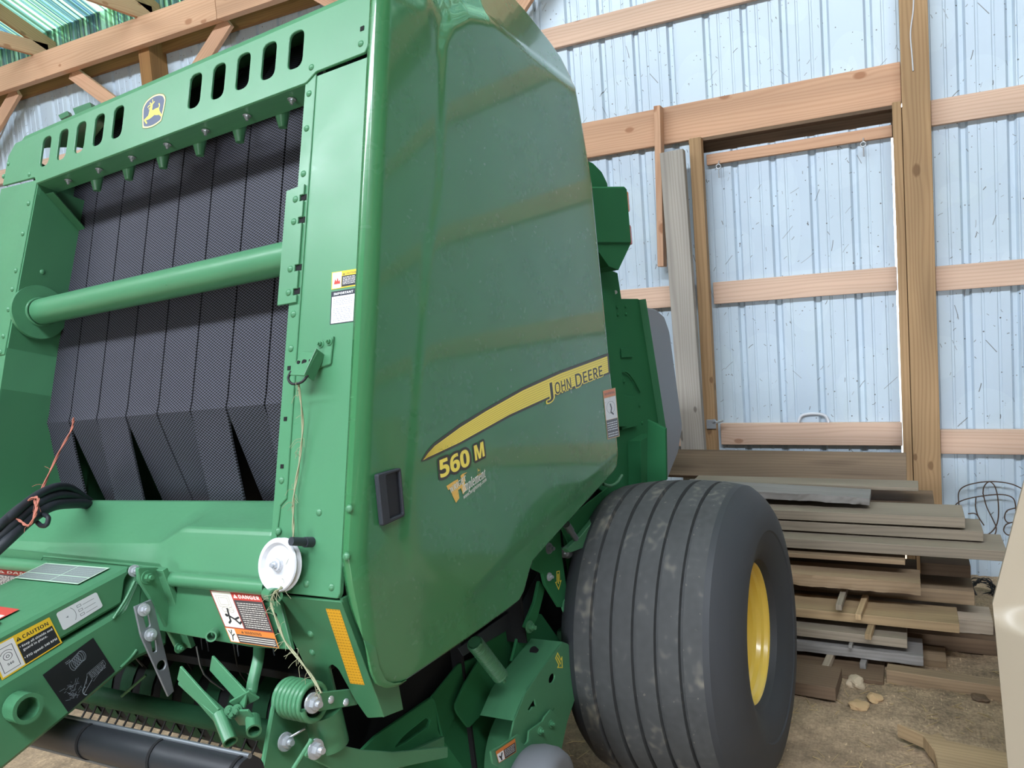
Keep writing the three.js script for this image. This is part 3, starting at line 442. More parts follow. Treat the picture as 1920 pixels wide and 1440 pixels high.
// ---------- side shield: one pressed sheet, rolled into the front frame and sloping in at the top ----------
const ZF = [[0.407, 1.415], [0.41, 1.432], [0.42, 1.46], [0.437, 1.482], [0.47, 1.495], [0.55, 1.502], [0.66, 1.508], [0.712, 1.507], [1.0, 1.4296], [1.918, 1.183], [2.0, 1.158], [2.06, 1.1], [2.12, 0.95], [2.17, 0.75], [2.215, 0.48]];
const ZR = [[0.407, 0.95], [0.41, 0.9], [0.425, 0.872], [0.47, 0.835], [0.492, 0.81], [0.52, 0.68], [0.606, 0.245], [0.616, 0.195], [0.628, 0.168], [0.66, 0.155], [1.027, 0.144], [1.613, 0.122], [1.85, 0.155], [1.915, 0.166], [1.98, 0.14], [2.05, 0.15], [2.1, 0.2], [2.17, 0.31], [2.215, 0.42]];
const CREASE = [[0.1, 1.91], [0.32, 1.936], [0.46, 1.952], [0.59, 1.97], [0.7, 1.99], [0.82, 1.972], [0.9, 1.93], [0.955, 1.875], [1.0, 1.8], [1.06, 1.7], [1.3, 1.5]];
const PLAN = [[0.952, 1.874], [1.058, 1.487], [1.133, 1.341], [1.268, 0.94], [1.345, 0.712], [1.335, 0.66], [1.294, 0.623], [1.163, 0.53], [1.119, 0.514], [0.926, 0.556], [0.1, 0.68], [0.1, 1.905], [0.46, 1.952], [0.7, 1.99], [0.82, 1.972], [0.905, 1.927]];
function sd(z, y) {                                                  // signed distance to the raised field, inside positive
  let d = 1e9, s = -1;
  for (let i = 0, n = PLAN.length, j = n - 1; i < n; j = i++) {
    const [ax, ay] = PLAN[i], [bx, by] = PLAN[j], ex = bx - ax, ey = by - ay, wx = z - ax, wy = y - ay, t = Math.min(1, Math.max(0, (wx * ex + wy * ey) / (ex * ex + ey * ey)));
    d = Math.min(d, Math.hypot(wx - ex * t, wy - ey * t)); if ((ay > y) !== (by > y) && z < (bx - ax) * (y - ay) / (by - ay) + ax) s = -s;
  }
  return s * d;
}
function bulge(z, y) {
  let d = 0; const f = lerpT(ZF, Math.min(y, 1.99)) - z, k = sd(z, y), c = y - lerpT(CREASE, z);
  const lo = sm(0.5, 0.75, y); d -= (0.006 + 0.01 * lo) * Math.pow(Math.max(0, 1 - f / 0.035), 2);   // rolled front edge
  d -= (0.002 + 0.006 * lo) * Math.pow(Math.max(0, 1 - f / 0.25), 2);                // slow turn towards it
  d -= 0.0035 * (1 - sm(-0.03, 0.01, k));                            // raised field
  const w = sm(0.8, 1.02, z); d -= (1 - w) * 0.34 * Math.max(0, c) * sm(0, 0.05, c) + w * 0.18 * Math.max(0, y - 1.9) * sm(0, 0.2, y - 1.9);
  const low = 0.525 - y + (z < 1.16 ? (1.16 - z) * 0.14 : (z - 1.16) * 0.5); if (low > 0) d -= 0.045 * low * sm(0, 0.06, low);
  d += 0.006 * Math.sin((z - 0.1) * 2.2) * Math.sin((y - 0.5) * 2.0);
  return d;
}
{
  const rows = 230, cols = 160, X0 = -0.36, pre = 3, N = cols + 1 + pre + 3, pos = [], uv = [], idx = [];
  for (let j = 0; j <= rows; j++) {
    const y = 0.407 + (2.213 - 0.407) * Math.pow(j / rows, 1.15), zf = lerpT(ZF, y), zr = Math.min(lerpT(ZR, y), zf - 0.01), e = bulge(zf, y), row = [];
    const xs = -0.404 + 0.032 * (1 - sm(0.5, 0.63, y)); row.push([xs - 0.0005, zf - 0.022], [xs, zf + 0.0005], [(X0 + e + xs) / 2, zf + 0.0015]);
    for (let i = 0; i <= cols; i++) { const t = i / cols, z = zf - (zf - zr) * Math.pow(t, 1.35); row.push([X0 + bulge(z, y), z]); }
    const er = X0 + bulge(zr, y); row.push([er - 0.002, zr - 0.003], [er - 0.02, zr - 0.003], [er - 0.02, zr + 0.02]);
    for (const [x, z] of row) { pos.push(x, y + UP, z); uv.push(z, y); }
  }
  for (let j = 0; j < rows; j++) for (let i = 0; i < N - 1; i++) { const a = j * N + i; idx.push(a, a + 1, a + N + 1, a, a + N + 1, a + N); }
  // turned-in bottom edge
  const base = pos.length / 3; for (let i = 0; i < N; i++) { const k = i * 3; pos.push(pos[k] - 0.03, pos[k + 1] + 0.002, pos[k + 2]); uv.push(uv[i * 2], uv[i * 2 + 1]); }
  for (let i = 0; i < N - 1; i++) idx.push(i + 1, i, base + i, i + 1, base + i, base + i + 1);
  const g = new THREE.BufferGeometry(); g.setAttribute('position', new THREE.Float32BufferAttribute(pos, 3)); g.setAttribute('uv', new THREE.Float32BufferAttribute(uv, 2)); g.setIndex(idx);
  g.computeVertexNormals();
  M.panel.side = THREE.DoubleSide;
  const sp = part('side_panel', g, M.panel);
  const onSide = (z, y, o = 0.0012) => V(-0.36 + bulge(z, y) + o, y + UP, z);
  const px = (W, H, z0, z1, y0, y1) => ({ X: (z) => (z1 - z) / (z1 - z0) * W, Y: (y) => (y1 - y) / (y1 - y0) * H });
  function sideDecal(name, z0, z1, y0, y1, W, H, draw, label, nu = 48, nv = 16) {
    const t = canvasTex(W, H, (x, w, h) => draw(x, px(w, h, z0, z1, y0, y1), w, h));
    const o = part(name, gridGeo(nu, nv, (u, v) => onSide(z1 + (z0 - z1) * u, y0 + (y1 - y0) * v), (u, v) => [u, v]), new THREE.MeshPhysicalMaterial({ map: t, roughness: 0.5, clearcoat: 0.5, clearcoatRoughness: 0.12, transparent: true, alphaTest: 0.5 }), sp); if (label) lab(o, label); return o;
  }
  // text that stands on the line from p to q, h high, in the plane of the panel
  function lettering(x, P, text, p, q, h, font, fill, stroke, lw = 0) {
    const [ax, ay, bx, by] = [P.X(p[0]), P.Y(p[1]), P.X(q[0]), P.Y(q[1])], S = P.Y(0) - P.Y(h);
    x.save(); x.font = font; const w = x.measureText(text).width, a = Math.hypot(bx - ax, by - ay);
    x.transform((bx - ax) / w, (by - ay) / w, 0, S / 73, ax, ay); x.lineJoin = 'round';
    if (stroke) { x.strokeStyle = stroke; x.lineWidth = lw; x.strokeText(text, 0, 0); }
    if (fill) { x.fillStyle = fill; x.fillText(text, 0, 0); } x.restore();
  }
  const topE = [[1.271,.86],[1.246,.879],[1.214,.893],[1.105,.92],[.985,.941],[.779,.973],[.537,.998],[.143,1.023]], botE = [[.149,.952],[.387,.937],[.623,.923],[.866,.903],[1.115,.871],[1.244,.86]], inT = [[1.262,.862],[1.241,.874],[1.212,.886],[1.102,.912],[.982,.934],[.778,.965],[.535,.989],[.156,1.013]], inB = [[.162,.957],[.385,.944],[.621,.929],[.865,.909],[1.114,.876],[1.243,.865]];
  sideDecal('stripe_decal', 0.125, 1.3, 0.845, 1.04, 2048, 512, (x, P) => {
    const poly = (pts) => { x.beginPath(); pts.forEach((p, i) => (i ? x.lineTo(P.X(p[0]), P.Y(p[1])) : x.moveTo(P.X(p[0]), P.Y(p[1])))); x.closePath(); };
    x.fillStyle = '#3b3a33'; poly([...topE, ...botE]); x.fill(); x.fillStyle = '#ffec62'; poly([...inT, ...inB]); x.fill();
    x.save(); x.clip(); x.strokeStyle = 'rgba(190,165,50,0.55)'; x.lineWidth = 5; for (let k = 1; k < 8; k++) { x.beginPath(); inT.forEach((p, i) => { const b = lerpT([...inB].reverse().map((q) => [-q[0], q[1]]), -p[0]), f = k / 8; const X = P.X(p[0]), Y = P.Y(p[1] * (1 - f) + b * f); i ? x.lineTo(X, Y) : x.moveTo(X, Y); }); x.stroke(); } x.restore();
    const font = '400 100px sans-serif';
    const words = [['J', [.626,.924], [.587,.927], 0.043], ['OHN', [.586,.93], [.464,.937], 0.034], ['D', [.443,.935], [.382,.938], 0.041], ['EERE', [.383,.942], [.21,.951], 0.035]];
    for (const [t, a, b, h] of words) lettering(x, P, t, a, b, h, font, '#ffec62', '#ffec62', 15);
    for (const [t, a, b, h] of words) lettering(x, P, t, a, b, h, font, '#33322e', '#33322e', 3);
  }, 'yellow stripe with a black edge and the maker\'s name in black capitals');
  sideDecal('model_decal', 0.93, 1.24, 0.72, 0.88, 1024, 512, (x, P) => {
    for (const [st, lw, f] of [['#2e2d28', 24, '#2e2d28'], ['#ffec62', 3, '#ffec62']]) { lettering(x, P, '560', [1.207,.809], [1.076,.815], 0.041, 'bold 100px sans-serif', f, st, lw); lettering(x, P, 'M', [1.058,.82], [1.004,.825], 0.037, 'bold 100px sans-serif', f, st, lw); }
  }, 'yellow figures 560 M with dark outlines', 12, 8);
  sideDecal('dealer_decal', 0.9, 1.2, 0.64, 0.8, 1024, 640, (x, P) => {
    const q = (pts) => { x.beginPath(); pts.forEach((p, i) => (i ? x.lineTo(P.X(p[0]), P.Y(p[1])) : x.moveTo(P.X(p[0]), P.Y(p[1])))); x.closePath(); x.fill(); };
    x.fillStyle = '#f0c25a'; q([[1.186,.786],[1.158,.79],[1.137,.792],[1.134,.777],[1.122,.778],[1.125,.797],[1.099,.806],[1.096,.799],[1.108,.797],[1.11,.769],[1.107,.759],[1.123,.751],[1.129,.768],[1.141,.766],[1.14,.746],[1.156,.738],[1.167,.759],[1.172,.775],[1.181,.775]]);
    x.fillStyle = '#4a7a50'; lettering(x, P, 'WRIGHT', [1.175,.765], [1.103,.781], 0.0135, 'bold 100px serif', '#f2f3ee', '#3a5a3a', 5);
    lettering(x, P, 'Implement', [1.125,.754], [1.016,.771], 0.023, 'italic bold 100px serif', '#eef0ea');
    lettering(x, P, 'www.wrightimp.com', [1.123,.739], [1.013,.761], 0.0095, 'bold 100px sans-serif', '#e4e8e0');
    const cx = P.X([1.043,.796][0]), cy = P.Y([1.043,.796][1]); x.strokeStyle = '#9fae6a'; x.lineWidth = 5; x.strokeRect(cx - 20, cy - 44, 40, 82); x.fillStyle = '#d8c659'; x.beginPath(); x.moveTo(cx - 10, cy - 20); x.lineTo(cx - 4, cy + 2); x.lineTo(cx + 12, cy + 4); x.lineTo(cx + 8, cy + 20); x.lineTo(cx - 12, cy + 18); x.closePath(); x.fill(); x.fillStyle = '#c8b257'; x.fillRect(cx - 34, cy + 48, 66, 9);
  }, 'dealer\'s gold W with white lettering', 12, 8);
  const wc = [[.229,.9],[.116,.898],[.126,.726],[.234,.733]];
  const tx = canvasTex(192, 512, (x, w, h) => {
    x.fillStyle = '#c9a06a'; x.fillRect(0, 0, w, h); x.fillStyle = '#dd7a3c'; x.fillRect(6, 6, w - 12, 70); x.fillStyle = '#e4e7ec'; x.fillRect(8, 84, w - 16, 228); x.fillStyle = '#3a3a42'; x.fillRect(8, 316, w - 16, 188); lines(x, 20, 172, 348, 4, 24, '#dfe2e8', 10); lines(x, 20, 172, 458, 2, 26, '#dfe2e8', 10);
    x.fillStyle = '#5a3418'; x.font = 'bold 34px sans-serif'; x.fillText('WARNING', 18, 54, 156); x.strokeStyle = '#9aa0a8'; x.lineWidth = 5; x.beginPath(); x.arc(96, 190, 62, 0, 7); x.stroke(); x.strokeStyle = '#22242a'; x.lineWidth = 16; x.beginPath(); x.moveTo(92, 150); x.lineTo(104, 200); x.lineTo(92, 240); x.lineTo(130, 270); x.stroke();
  });
  lab(part('warning_label', gridGeo(4, 8, (u, v) => { const L = [wc[0][0] + (wc[3][0] - wc[0][0]) * v, wc[0][1] + (wc[3][1] - wc[0][1]) * v], R = [wc[1][0] + (wc[2][0] - wc[1][0]) * v, wc[1][1] + (wc[2][1] - wc[1][1]) * v]; return onSide(L[0] + (R[0] - L[0]) * u, L[1] + (R[1] - L[1]) * u); }, (u, v) => [u, 1 - v]), new THREE.MeshPhysicalMaterial({ map: tx, roughness: 0.4, clearcoat: 0.6 }), sp), 'orange, white and black warning label');
  // recessed black hand grip
  {
    const o = [[1.4235, 0.864], [1.345, 0.862], [1.352, 0.757], [1.4285, 0.755]], hx = -0.36 + bulge(1.36, 0.81) + 0.011;
    const h = part('hand_grip', extr(o, 0.012, SM(hx), { r: 0.006, bev: 0.002, holes: [{ pts: [[1.398, 0.856], [1.352, 0.856], [1.358, 0.764], [1.402, 0.764]], r: 0.004 }] }), M.plastic, sp);
    part('grip_well', extr([[1.41, 0.858], [1.348, 0.858], [1.354, 0.762], [1.414, 0.762]], 0.003, SM(hx - 0.0065)), M.plastic2, h);
  }
}
// pulley, twine bracket and stub on the right column
{
  const c = fP(-0.55, 0.262, 0.03), D = V(0, FS, FC).normalize(), prof = [[0.004, 0.013], [0.012, 0.013], [0.014, 0.003], [0.04, 0.003], [0.046, 0.01], [0.054, 0.01], [0.056, 0.007], [0.05, 0.001], [0.05, -0.001], [0.056, -0.007], [0.054, -0.01], [0.01, -0.01]].map((p) => new THREE.Vector2(...p));
  const g = toCreasedNormals(new THREE.LatheGeometry(prof, 40), 0.5); g.applyQuaternion(new THREE.Quaternion().setFromUnitVectors(V(0, 1, 0), D)); g.translate(c.x, c.y, c.z);
  const p = part('rope_pulley', g, M.white); lab(p, 'white plastic rope pulley');
  part('bolt', bolt(c.clone().addScaledVector(D, 0.009), D, 0.0085), M.zinc, p);
  for (const [a, b] of [[0.012, -0.02], [0.006, -0.023], [0.014, -0.031]]) part('web_hole', cylinder(c.clone().add(V(a - 0.006, b, 0)).addScaledVector(D, 0.0), c.clone().add(V(a - 0.006, b, 0)).addScaledVector(D, 0.004), b < -0.03 ? 0.007 : 0.004, 12), M.plastic, p);
  const b = fPlate('twine_bracket', [[-0.505, 0.74], [-0.462, 0.75], [-0.466, 0.688], [-0.509, 0.68]], 0.006, 0.006, { r: 0.003 });
  for (const [x, y] of [[-0.497, 0.735], [-0.472, 0.738]]) part('bolt', bolt(fP(x, y, 0.006), V(0, FS, FC), 0.006), M.green, b);
  part('guide_box', bar(fP(-0.512, 0.715, 0.022), fP(-0.522, 0.66, 0.046), 0.054, 0.004, V(1, 0.1, 0)), M.green, b); part('guide_box', bar(fP(-0.487, 0.715, 0.016), fP(-0.497, 0.655, 0.036), 0.004, 0.03, V(1, 0, 0)), M.greenRough, b);
  part('guide_wire', tube([fP(-0.547, 0.672, 0.04), fP(-0.545, 0.655, 0.048), fP(-0.53, 0.642, 0.05), fP(-0.505, 0.645, 0.046), fP(-0.495, 0.66, 0.04)], 0.003, 24, 6), M.black, b);
  for (const [x, y, r] of [[-0.532, 0.692, 0.004], [-0.514, 0.69, 0.007], [-0.496, 0.692, 0.004]]) part('guide_hole', cylinder(fP(x, y, 0.03), fP(x, y, 0.036), r, 12), M.dark, b);
  part('stub_cap', merge([cylinder(fP(-0.492, 0.31, 0), fP(-0.496, 0.312, 0.055), 0.009, 14), cylinder(fP(-0.492, 0.31, 0.0), fP(-0.493, 0.31, 0.02), 0.011, 14)]), M.plastic);
}
// ---------- drawbar ----------
M.linkSteel = new THREE.MeshStandardMaterial({ color: 0x8c9298, metalness: 0.55, roughness: 0.45 });
{
  const Td = V(0, -0.048, 0.294).normalize(), Tn = V(0, Td.z, -Td.y), T0 = V(-1, 0.69 + UP, 1.58);
  const up = [[1.581, 0.688], [1.875, 0.64], [2.15, 0.595], [2.15, 0.49], [1.885, 0.56], [1.612, 0.61], [1.596, 0.66]];
  const t = part('drawbar', merge([extr(up, 0.334, SM(-1.0), { bev: 0.007, r: 0.004 }), extr([[1.56, 0.68], [1.62, 0.6], [1.888, 0.55], [2.15, 0.475], [2.15, 0.33], [1.912, 0.378], [1.761, 0.424], [1.6, 0.475], [1.52, 0.475], [1.5, 0.6]], 0.36, SM(-0.992), { bev: 0.009, r: 0.01 })]), M.green);
  part('top_hole', cylinder(V(-1.0 - 0.07, 0.653 + UP, 1.862), V(-1.07, 0.6 + UP, 1.862), 0.02, 18), M.dark, t);
  const onA = (p) => p.map((q) => V(-0.9985, q[1] + UP, q[0])), onL = (p) => p.map((q) => V(-0.9905, q[1] + UP, q[0]));
  decal('caution_label', onA([[1.9,.622],[1.777,.64],[1.759,.577],[1.885,.55]]), 512, 320, (x, w, h) => {
    x.fillStyle = '#efc832'; x.fillRect(0, 0, w, h); x.fillStyle = '#22262e'; x.fillRect(200, 96, 300, 212); x.fillStyle = '#e6e8ec'; x.fillRect(14, 14, 180, h - 28);
    tri(x, 226, 54, 22, '#22262e', '#efc832'); x.fillStyle = '#22262e'; x.font = 'bold 52px sans-serif'; x.fillText('CAUTION', 256, 72, 230); x.fillStyle = '#eceef2'; x.font = 'bold 33px sans-serif'; x.fillText('• Keep all shields and', 208, 142, 284); x.fillText('guard in place.', 224, 182, 210); x.fillText('• PTO speed: 540 RPM', 208, 260, 284);
    x.strokeStyle = '#4a4e58'; x.lineWidth = 5; x.beginPath(); x.arc(104, 150, 34, 0, 7); x.stroke(); x.beginPath(); x.arc(104, 150, 12, 0, 7); x.stroke(); x.beginPath(); x.arc(104, 150, 58, -2.6, -0.6); x.stroke(); x.fillStyle = '#4a4e58'; x.font = 'bold 32px sans-serif'; x.fillText('540', 78, 234); x.strokeRect(36, 60, 130, 220);
  }, t, 'yellow, black and white caution label');
  decal('white_label', onA([[1.763,.643],[1.67,.658],[1.66,.621],[1.753,.601]]), 384, 192, (x, w, h) => { x.clearRect(0, 0, w, h); x.fillStyle = '#dfe4ec'; x.beginPath(); x.roundRect(0, 0, w, h, 22); x.fill(); x.strokeStyle = '#7d858f'; x.lineWidth = 5; for (const y of [34, 84, 134]) { x.strokeRect(180, y, 36, 22); x.beginPath(); x.moveTo(230, y + 20); x.lineTo(340, y + 20); x.stroke(); } x.beginPath(); x.arc(40, 90, 110, -0.7, 0.7); x.stroke(); x.fillStyle = '#7d858f'; x.beginPath(); x.moveTo(60, 90); x.lineTo(84, 80); x.lineTo(80, 100); x.fill(); }, t, 'white label with a lever diagram', true);
  decal('diagram_label', onL([[1.812,.53],[1.697,.564],[1.66,.471],[1.773,.43]]), 512, 384, (x, w, h) => {
    x.fillStyle = '#10141c'; x.fillRect(0, 0, w, h); x.strokeStyle = '#8d97a4'; x.lineWidth = 4; for (let i = 0; i < 6; i++) { x.beginPath(); x.ellipse(240 + i * 20, 90 - i * 4, 26, 44, 0.15, 0, 7); x.stroke(); } x.beginPath(); x.ellipse(346, 72, 34, 46, 0.15, 0, 7); x.stroke(); lines(x, 200, 250, 34, 2, 14, '#8d97a4', 5);
    for (let i = 0; i < 40; i++) { const a = rr(70, 210), b = rr(200, 330); x.lineWidth = 3; x.beginPath(); x.moveTo(a, b); x.lineTo(a + rr(-50, 50), b + rr(-34, 34)); x.stroke(); }
    x.beginPath(); x.moveTo(250, 300); x.lineTo(300, 230); x.lineTo(480, 226); x.lineTo(480, 270); x.lineTo(310, 320); x.stroke(); lines(x, 310, 470, 240, 5, 13, '#9aa4b0', 5); x.beginPath(); x.moveTo(190, 330); x.lineTo(290, 250); x.moveTo(190, 350); x.lineTo(310, 300); x.stroke(); x.lineWidth = 7; x.beginPath(); x.arc(220, 345, 34, 2, 5); x.stroke();
  }, t, 'black label with a white line drawing of belts');
  const onT = (a, s) => V(a, 0.6905 + UP, 1.581).addScaledVector(Td, s).addScaledVector(Tn, 0.0015);
  decal('grey_label', [onT(-1.32, 0.02), onT(-1.05, 0.02), onT(-1.05, 0.1), onT(-1.32, 0.1)], 512, 160, (x, w, h) => { x.fillStyle = '#b6d6bc'; x.fillRect(0, 0, w, h); x.fillStyle = '#7d8886'; x.fillRect(8, 8, w - 16, h - 16); x.fillStyle = '#b6d6bc'; x.fillRect(280, 8, 5, h - 16); x.fillRect(8, 96, w - 16, 5); lines(x, 24, 260, 30, 4, 16, '#92a09c', 4); lines(x, 300, 490, 30, 4, 16, '#92a09c', 4); lines(x, 24, 490, 116, 2, 16, '#92a09c', 4); }, t, 'grey information label');
  decal('danger_label', [onT(-1.3, 0.215), onT(-1.08, 0.215), onT(-1.08, 0.33), onT(-1.3, 0.33)], 256, 128, (x, w, h) => { x.fillStyle = '#c2473c'; x.fillRect(0, 0, w, h); x.fillStyle = '#ddd8d0'; x.fillRect(8, 30, w - 16, h - 38); lines(x, 16, 236, 44, 5, 16, '#8a8480', 6); }, t);
  const so = [1.868,.49]; part('pin_socket', pipe(V(-0.99, so[1] + UP, so[0]), V(-0.95, so[1] + UP, so[0]), 0.03, 0.008), M.green, t);
  // weld seams of the round end plate
  const W = [[1.647,.588],[1.61,.622],[1.583,.654]], Wb = [[1.647,.474],[1.618,.487],[1.603,.498]];
  for (const w of [W, Wb]) part('weld_bead', tube(w.map((p) => V(-0.989, p[1] + UP, p[0])), 0.0035, 20, 8), M.green, t);
  for (const [p, r, m] of [[[1.583,.679], 0.009, M.zinc], [[1.564,.655], 0.011, M.green]]) part('bolt', bolt(V(p[1] > 0.62 ? -0.985 : -0.97, p[1] + UP, p[0]), V(1, 0.1, 0.2), r), m, t);
  // hanger plates between drawbar and frame
  const hg = sPlate('hanger_plate', [[1.602,.695],[1.55,.679],[1.537,.641],[1.501,.469],[1.529,.462],[1.565,.574],[1.602,.663]], -0.94, 0.012, { r: 0.008 });
  part('edge_rib', bar(V(-0.93, [1.552,.677][1] + UP, [1.552,.677][0]), V(-0.93, [1.508,.473][1] + UP, [1.508,.473][0]), 0.014, 0.03, V(0, 0, 1)), M.green, hg);
  part('bolt', bolt(V(-0.94, [1.583,.666][1] + UP, [1.583,.666][0]), V(1, 0, 0), 0.01), M.green, hg); part('bolt', bolt(V(-0.94, [1.53,.477][1] + UP, [1.53,.477][0]), V(1, 0, 0), 0.008), M.green, hg);
  const lk = sPlate('slotted_link', [[1.63,.614],[1.587,.616],[1.581,.593],[1.578,.553],[1.569,.457],[1.564,.388],[1.581,.382],[1.625,.544]], -0.93, 0.006, { mat: M.linkSteel, r: 0.002, holes: [{ pts: [[1.611,.59],[1.601,.589],[1.599,.558],[1.609,.556]], r: 0.008 }, { pts: [[1.602,.524],[1.592,.524],[1.593,.496],[1.602,.496]], r: 0.008 }, ringPts([1.586,.46][0], [1.586,.46][1], 0.011)] }); lab(lk, 'slotted bare steel link');
  for (const p of [[1.61,.6],[1.603,.539]]) part('bolt', bolt(V(-0.928, p[1] + UP, p[0]), V(1, 0.1, 0.1), 0.0095), M.zinc, lk);
}
// ---------- pickup, springs and levers under the front ----------
const A3 = (e, p) => V(e, p[1] + UP, p[0]), K3 = (z, p) => V(p[0], p[1] + UP, z);
{
  // flat arms with pipe ends, and the strap between them
  const k = [[-.847,.459],[-.709,.389],[-.652,.351],[-.786,.471],[-.636,.423],[-.576,.386],[-.857,.431],[-.716,.388]];
  const a = part('lever_arm', merge([bar(K3(1.6, k[0]), K3(1.62, k[1]), 0.036, 0.006, V(0.6, 0.75, 0)), bar(K3(1.585, k[6]), K3(1.61, k[7]), 0.008, 0.03, V(0.6, 0.75, 0))])); part('pipe_end', pipe(K3(1.615, k[1]), K3(1.64, k[2]), 0.0155, 0.004), M.green, a);
  const b = part('lever_arm', bar(K3(1.56, k[3]), K3(1.6, k[4]), 0.036, 0.006, V(0.6, 0.75, 0))); part('pipe_end', pipe(K3(1.6, [-.624,.385]), K3(1.625, [-.594,.376]), 0.0155, 0.004), M.green, b);
  part('cross_plate', bar(K3(1.6, [-.681,.38]), K3(1.61, [-.609,.396]), 0.04, 0.006, V(0.3, 0.8, 0.3)), M.green, b); part('cross_plate', bar(K3(1.6, [-.676,.408]), K3(1.59, [-.621,.434]), 0.03, 0.005, V(0.2, 0.8, 0.4)), M.green, b);
  for (const p of [[-.682,.4],[-.673,.394],[-.656,.406]]) part('bolt', bolt(K3(1.61, p), V(0.6, 0.2, 0.7), 0.007), M.green, b);
  part('strap', tube([K3(1.5, [-.694,.502]), K3(1.52, [-.68,.475]), K3(1.55, [-.671,.435]), K3(1.56, [-.668,.419]), K3(1.57, [-.666,.415])], 0.017, 20, 4), M.green);
  part('tie_rod', cylinder(K3(1.55, [-1.168,.337]), K3(1.52, [-1.101,.387]), 0.0035, 8), M.green);
  // wind guard: three long dark pipes, held by couplings
  const g0 = K3(1.74, [-1.218,.347]), g1 = K3(1.74, [-.405,.366]), gd = g1.clone().sub(g0);
  const w = part('guard_roller', cylinder(g0.clone().addScaledVector(gd, -0.4), g1.clone().addScaledVector(gd, -0.09), 0.036, 28), M.plastic); w.material = new THREE.MeshStandardMaterial({ color: 0x23262b, roughness: 0.45 });
  for (const f of [0.3, 0.6, 0.89]) { const c = g0.clone().addScaledVector(gd, f), d = gd.clone().normalize(); part('coupling', cylinder(c.clone().addScaledVector(d, -0.004), c.clone().addScaledVector(d, 0.004), 0.038, 28), M.dark, w); }
  for (const [dy, dz] of [[0.037, -0.008], [-0.037, 0.012]]) part('rod', cylinder(g0.clone().add(V(0, dy, dz)).addScaledVector(gd, -0.4), g1.clone().add(V(0, dy, dz)).addScaledVector(gd, -0.09), 0.005, 10), M.steel, w);
  // tray bar with shade put into its green, tines hanging below it
  const t0 = K3(1.5, [-1.395,.289]), t1 = K3(1.5, [-.676,.295]), td = t1.clone().sub(t0);
  const tray = part('tray_bar', cylinder(t0.clone().addScaledVector(td, -0.4), t1.clone().addScaledVector(td, 0.0), 0.024, 20), M.greenShaded);
  const tines = []; for (let i = 0; i < 22; i++) { const c = t0.clone().addScaledVector(td, -0.05 + i * 0.052); tines.push(tube([c.clone().add(V(0, -0.02, -0.02)), c.clone().add(V(-0.01, -0.06, 0.0)), c.clone().add(V(-0.035, -0.105, 0.03))], 0.003, 8, 5)); } 
  tines.forEach((g) => part('tine', g, M.black, tray));
  const reel = part('pickup_reel', cylinder(V(-1.85, 0.25 + UP, 1.32), V(-0.66, 0.25 + UP, 1.32), 0.12, 28), M.dark);
  for (let i = 0; i < 13; i++) { const x = -1.8 + i * 0.088; part('reel_band', gridGeo(2, 16, (u, v) => { const a = -0.6 + v * 2.6; return V(x + 0.05 * u, 0.25 + UP + 0.124 * Math.sin(a), 1.32 + 0.124 * Math.cos(a)); }), M.greenShaded, reel); }
  const reelT = []; for (let i = 0; i < 40; i++) { const x = -1.82 + i * 0.029, a = rr(0.6, 1.5); reelT.push(tube([V(x, 0.25 + UP + 0.12 * Math.sin(a), 1.32 + 0.12 * Math.cos(a)), V(x + rr(-0.004, 0.004), 0.25 + UP + 0.2 * Math.sin(a + 0.12), 1.32 + 0.2 * Math.cos(a + 0.12)), V(x, 0.25 + UP + 0.26 * Math.sin(a + 0.3), 1.32 + 0.26 * Math.cos(a + 0.3))], 0.0025, 6, 5)); }
  reelT.forEach((g, i) => part('tine', g, i % 3 ? M.black : M.steel, reel));
  part('added_backing', bar(V(-1.9, 0.1 + UP, 0.85), V(-0.62, 0.1 + UP, 0.85), 0.5, 0.01, V(0, 1, 0)), M.dark);  // dark sheet added to hide bright ground where the pickup lies in shade
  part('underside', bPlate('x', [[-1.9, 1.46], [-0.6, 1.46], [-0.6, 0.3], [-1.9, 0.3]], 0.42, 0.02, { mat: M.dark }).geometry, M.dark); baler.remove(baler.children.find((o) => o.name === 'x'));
  // upright plate with the torsion spring, its arm and bolts
  const E = -0.585, sp = sPlate('spring_plate', [[1.532,.439],[1.513,.431],[1.459,.393],[1.449,.351],[1.412,.181],[1.359,.074],[1.663,.254],[1.623,.298],[1.576,.403],[1.554,.432]], E, 0.012, { r: 0.012, bev: 0.003 });
  const cA = [1.558,.415], cz = cA[0], cy = cA[1] + UP, pts = []; for (let i = 0; i <= 7 * 16; i++) { const a = i / 16 * 6.2832; pts.push(V(-0.572 + i / 112 * 0.082, cy + 0.036 * Math.sin(a), cz - 0.01 + 0.036 * Math.cos(a))); }
  const coil = part('coil_spring', new THREE.TubeGeometry(new THREE.CatmullRomCurve3(pts), 220, 0.0062, 8), M.green, sp); part('spring_core', cylinder(V(-0.58, cy, cz - 0.01), V(-0.49, cy, cz - 0.01), 0.024, 20), M.dark, sp);
  const bp = [1.56,.42], ar = sPlate('spring_arm', [[1.57,.436],[1.557,.439],[1.454,.4],[1.427,.386],[1.433,.355],[1.544,.394],[1.568,.412]], -0.485, 0.008, { r: 0.006 }, sp);
  part('bolt', bolt(V(-0.485, bp[1] + UP, bp[0]), V(1, 0.05, 0.15), 0.0135), M.zinc, sp); part('bolt', bolt(A3(-0.572, [1.569,.328]), V(1, 0.1, 0.1), 0.0125), M.zinc, sp);
  for (const p of [[1.51,.403],[1.469,.378]]) part('rivet', domeGeo.clone().applyMatrix4(basis([0, 0, 1], [1, 0, 0], [0, 1, 0], [-0.484, p[1] + UP, p[0]])), M.zinc, sp);
  part('cotter_pin', cylinder(A3(-0.565, [1.565,.335]), A3(-0.54, [1.54,.347]), 0.0025, 8), M.zinc, sp);
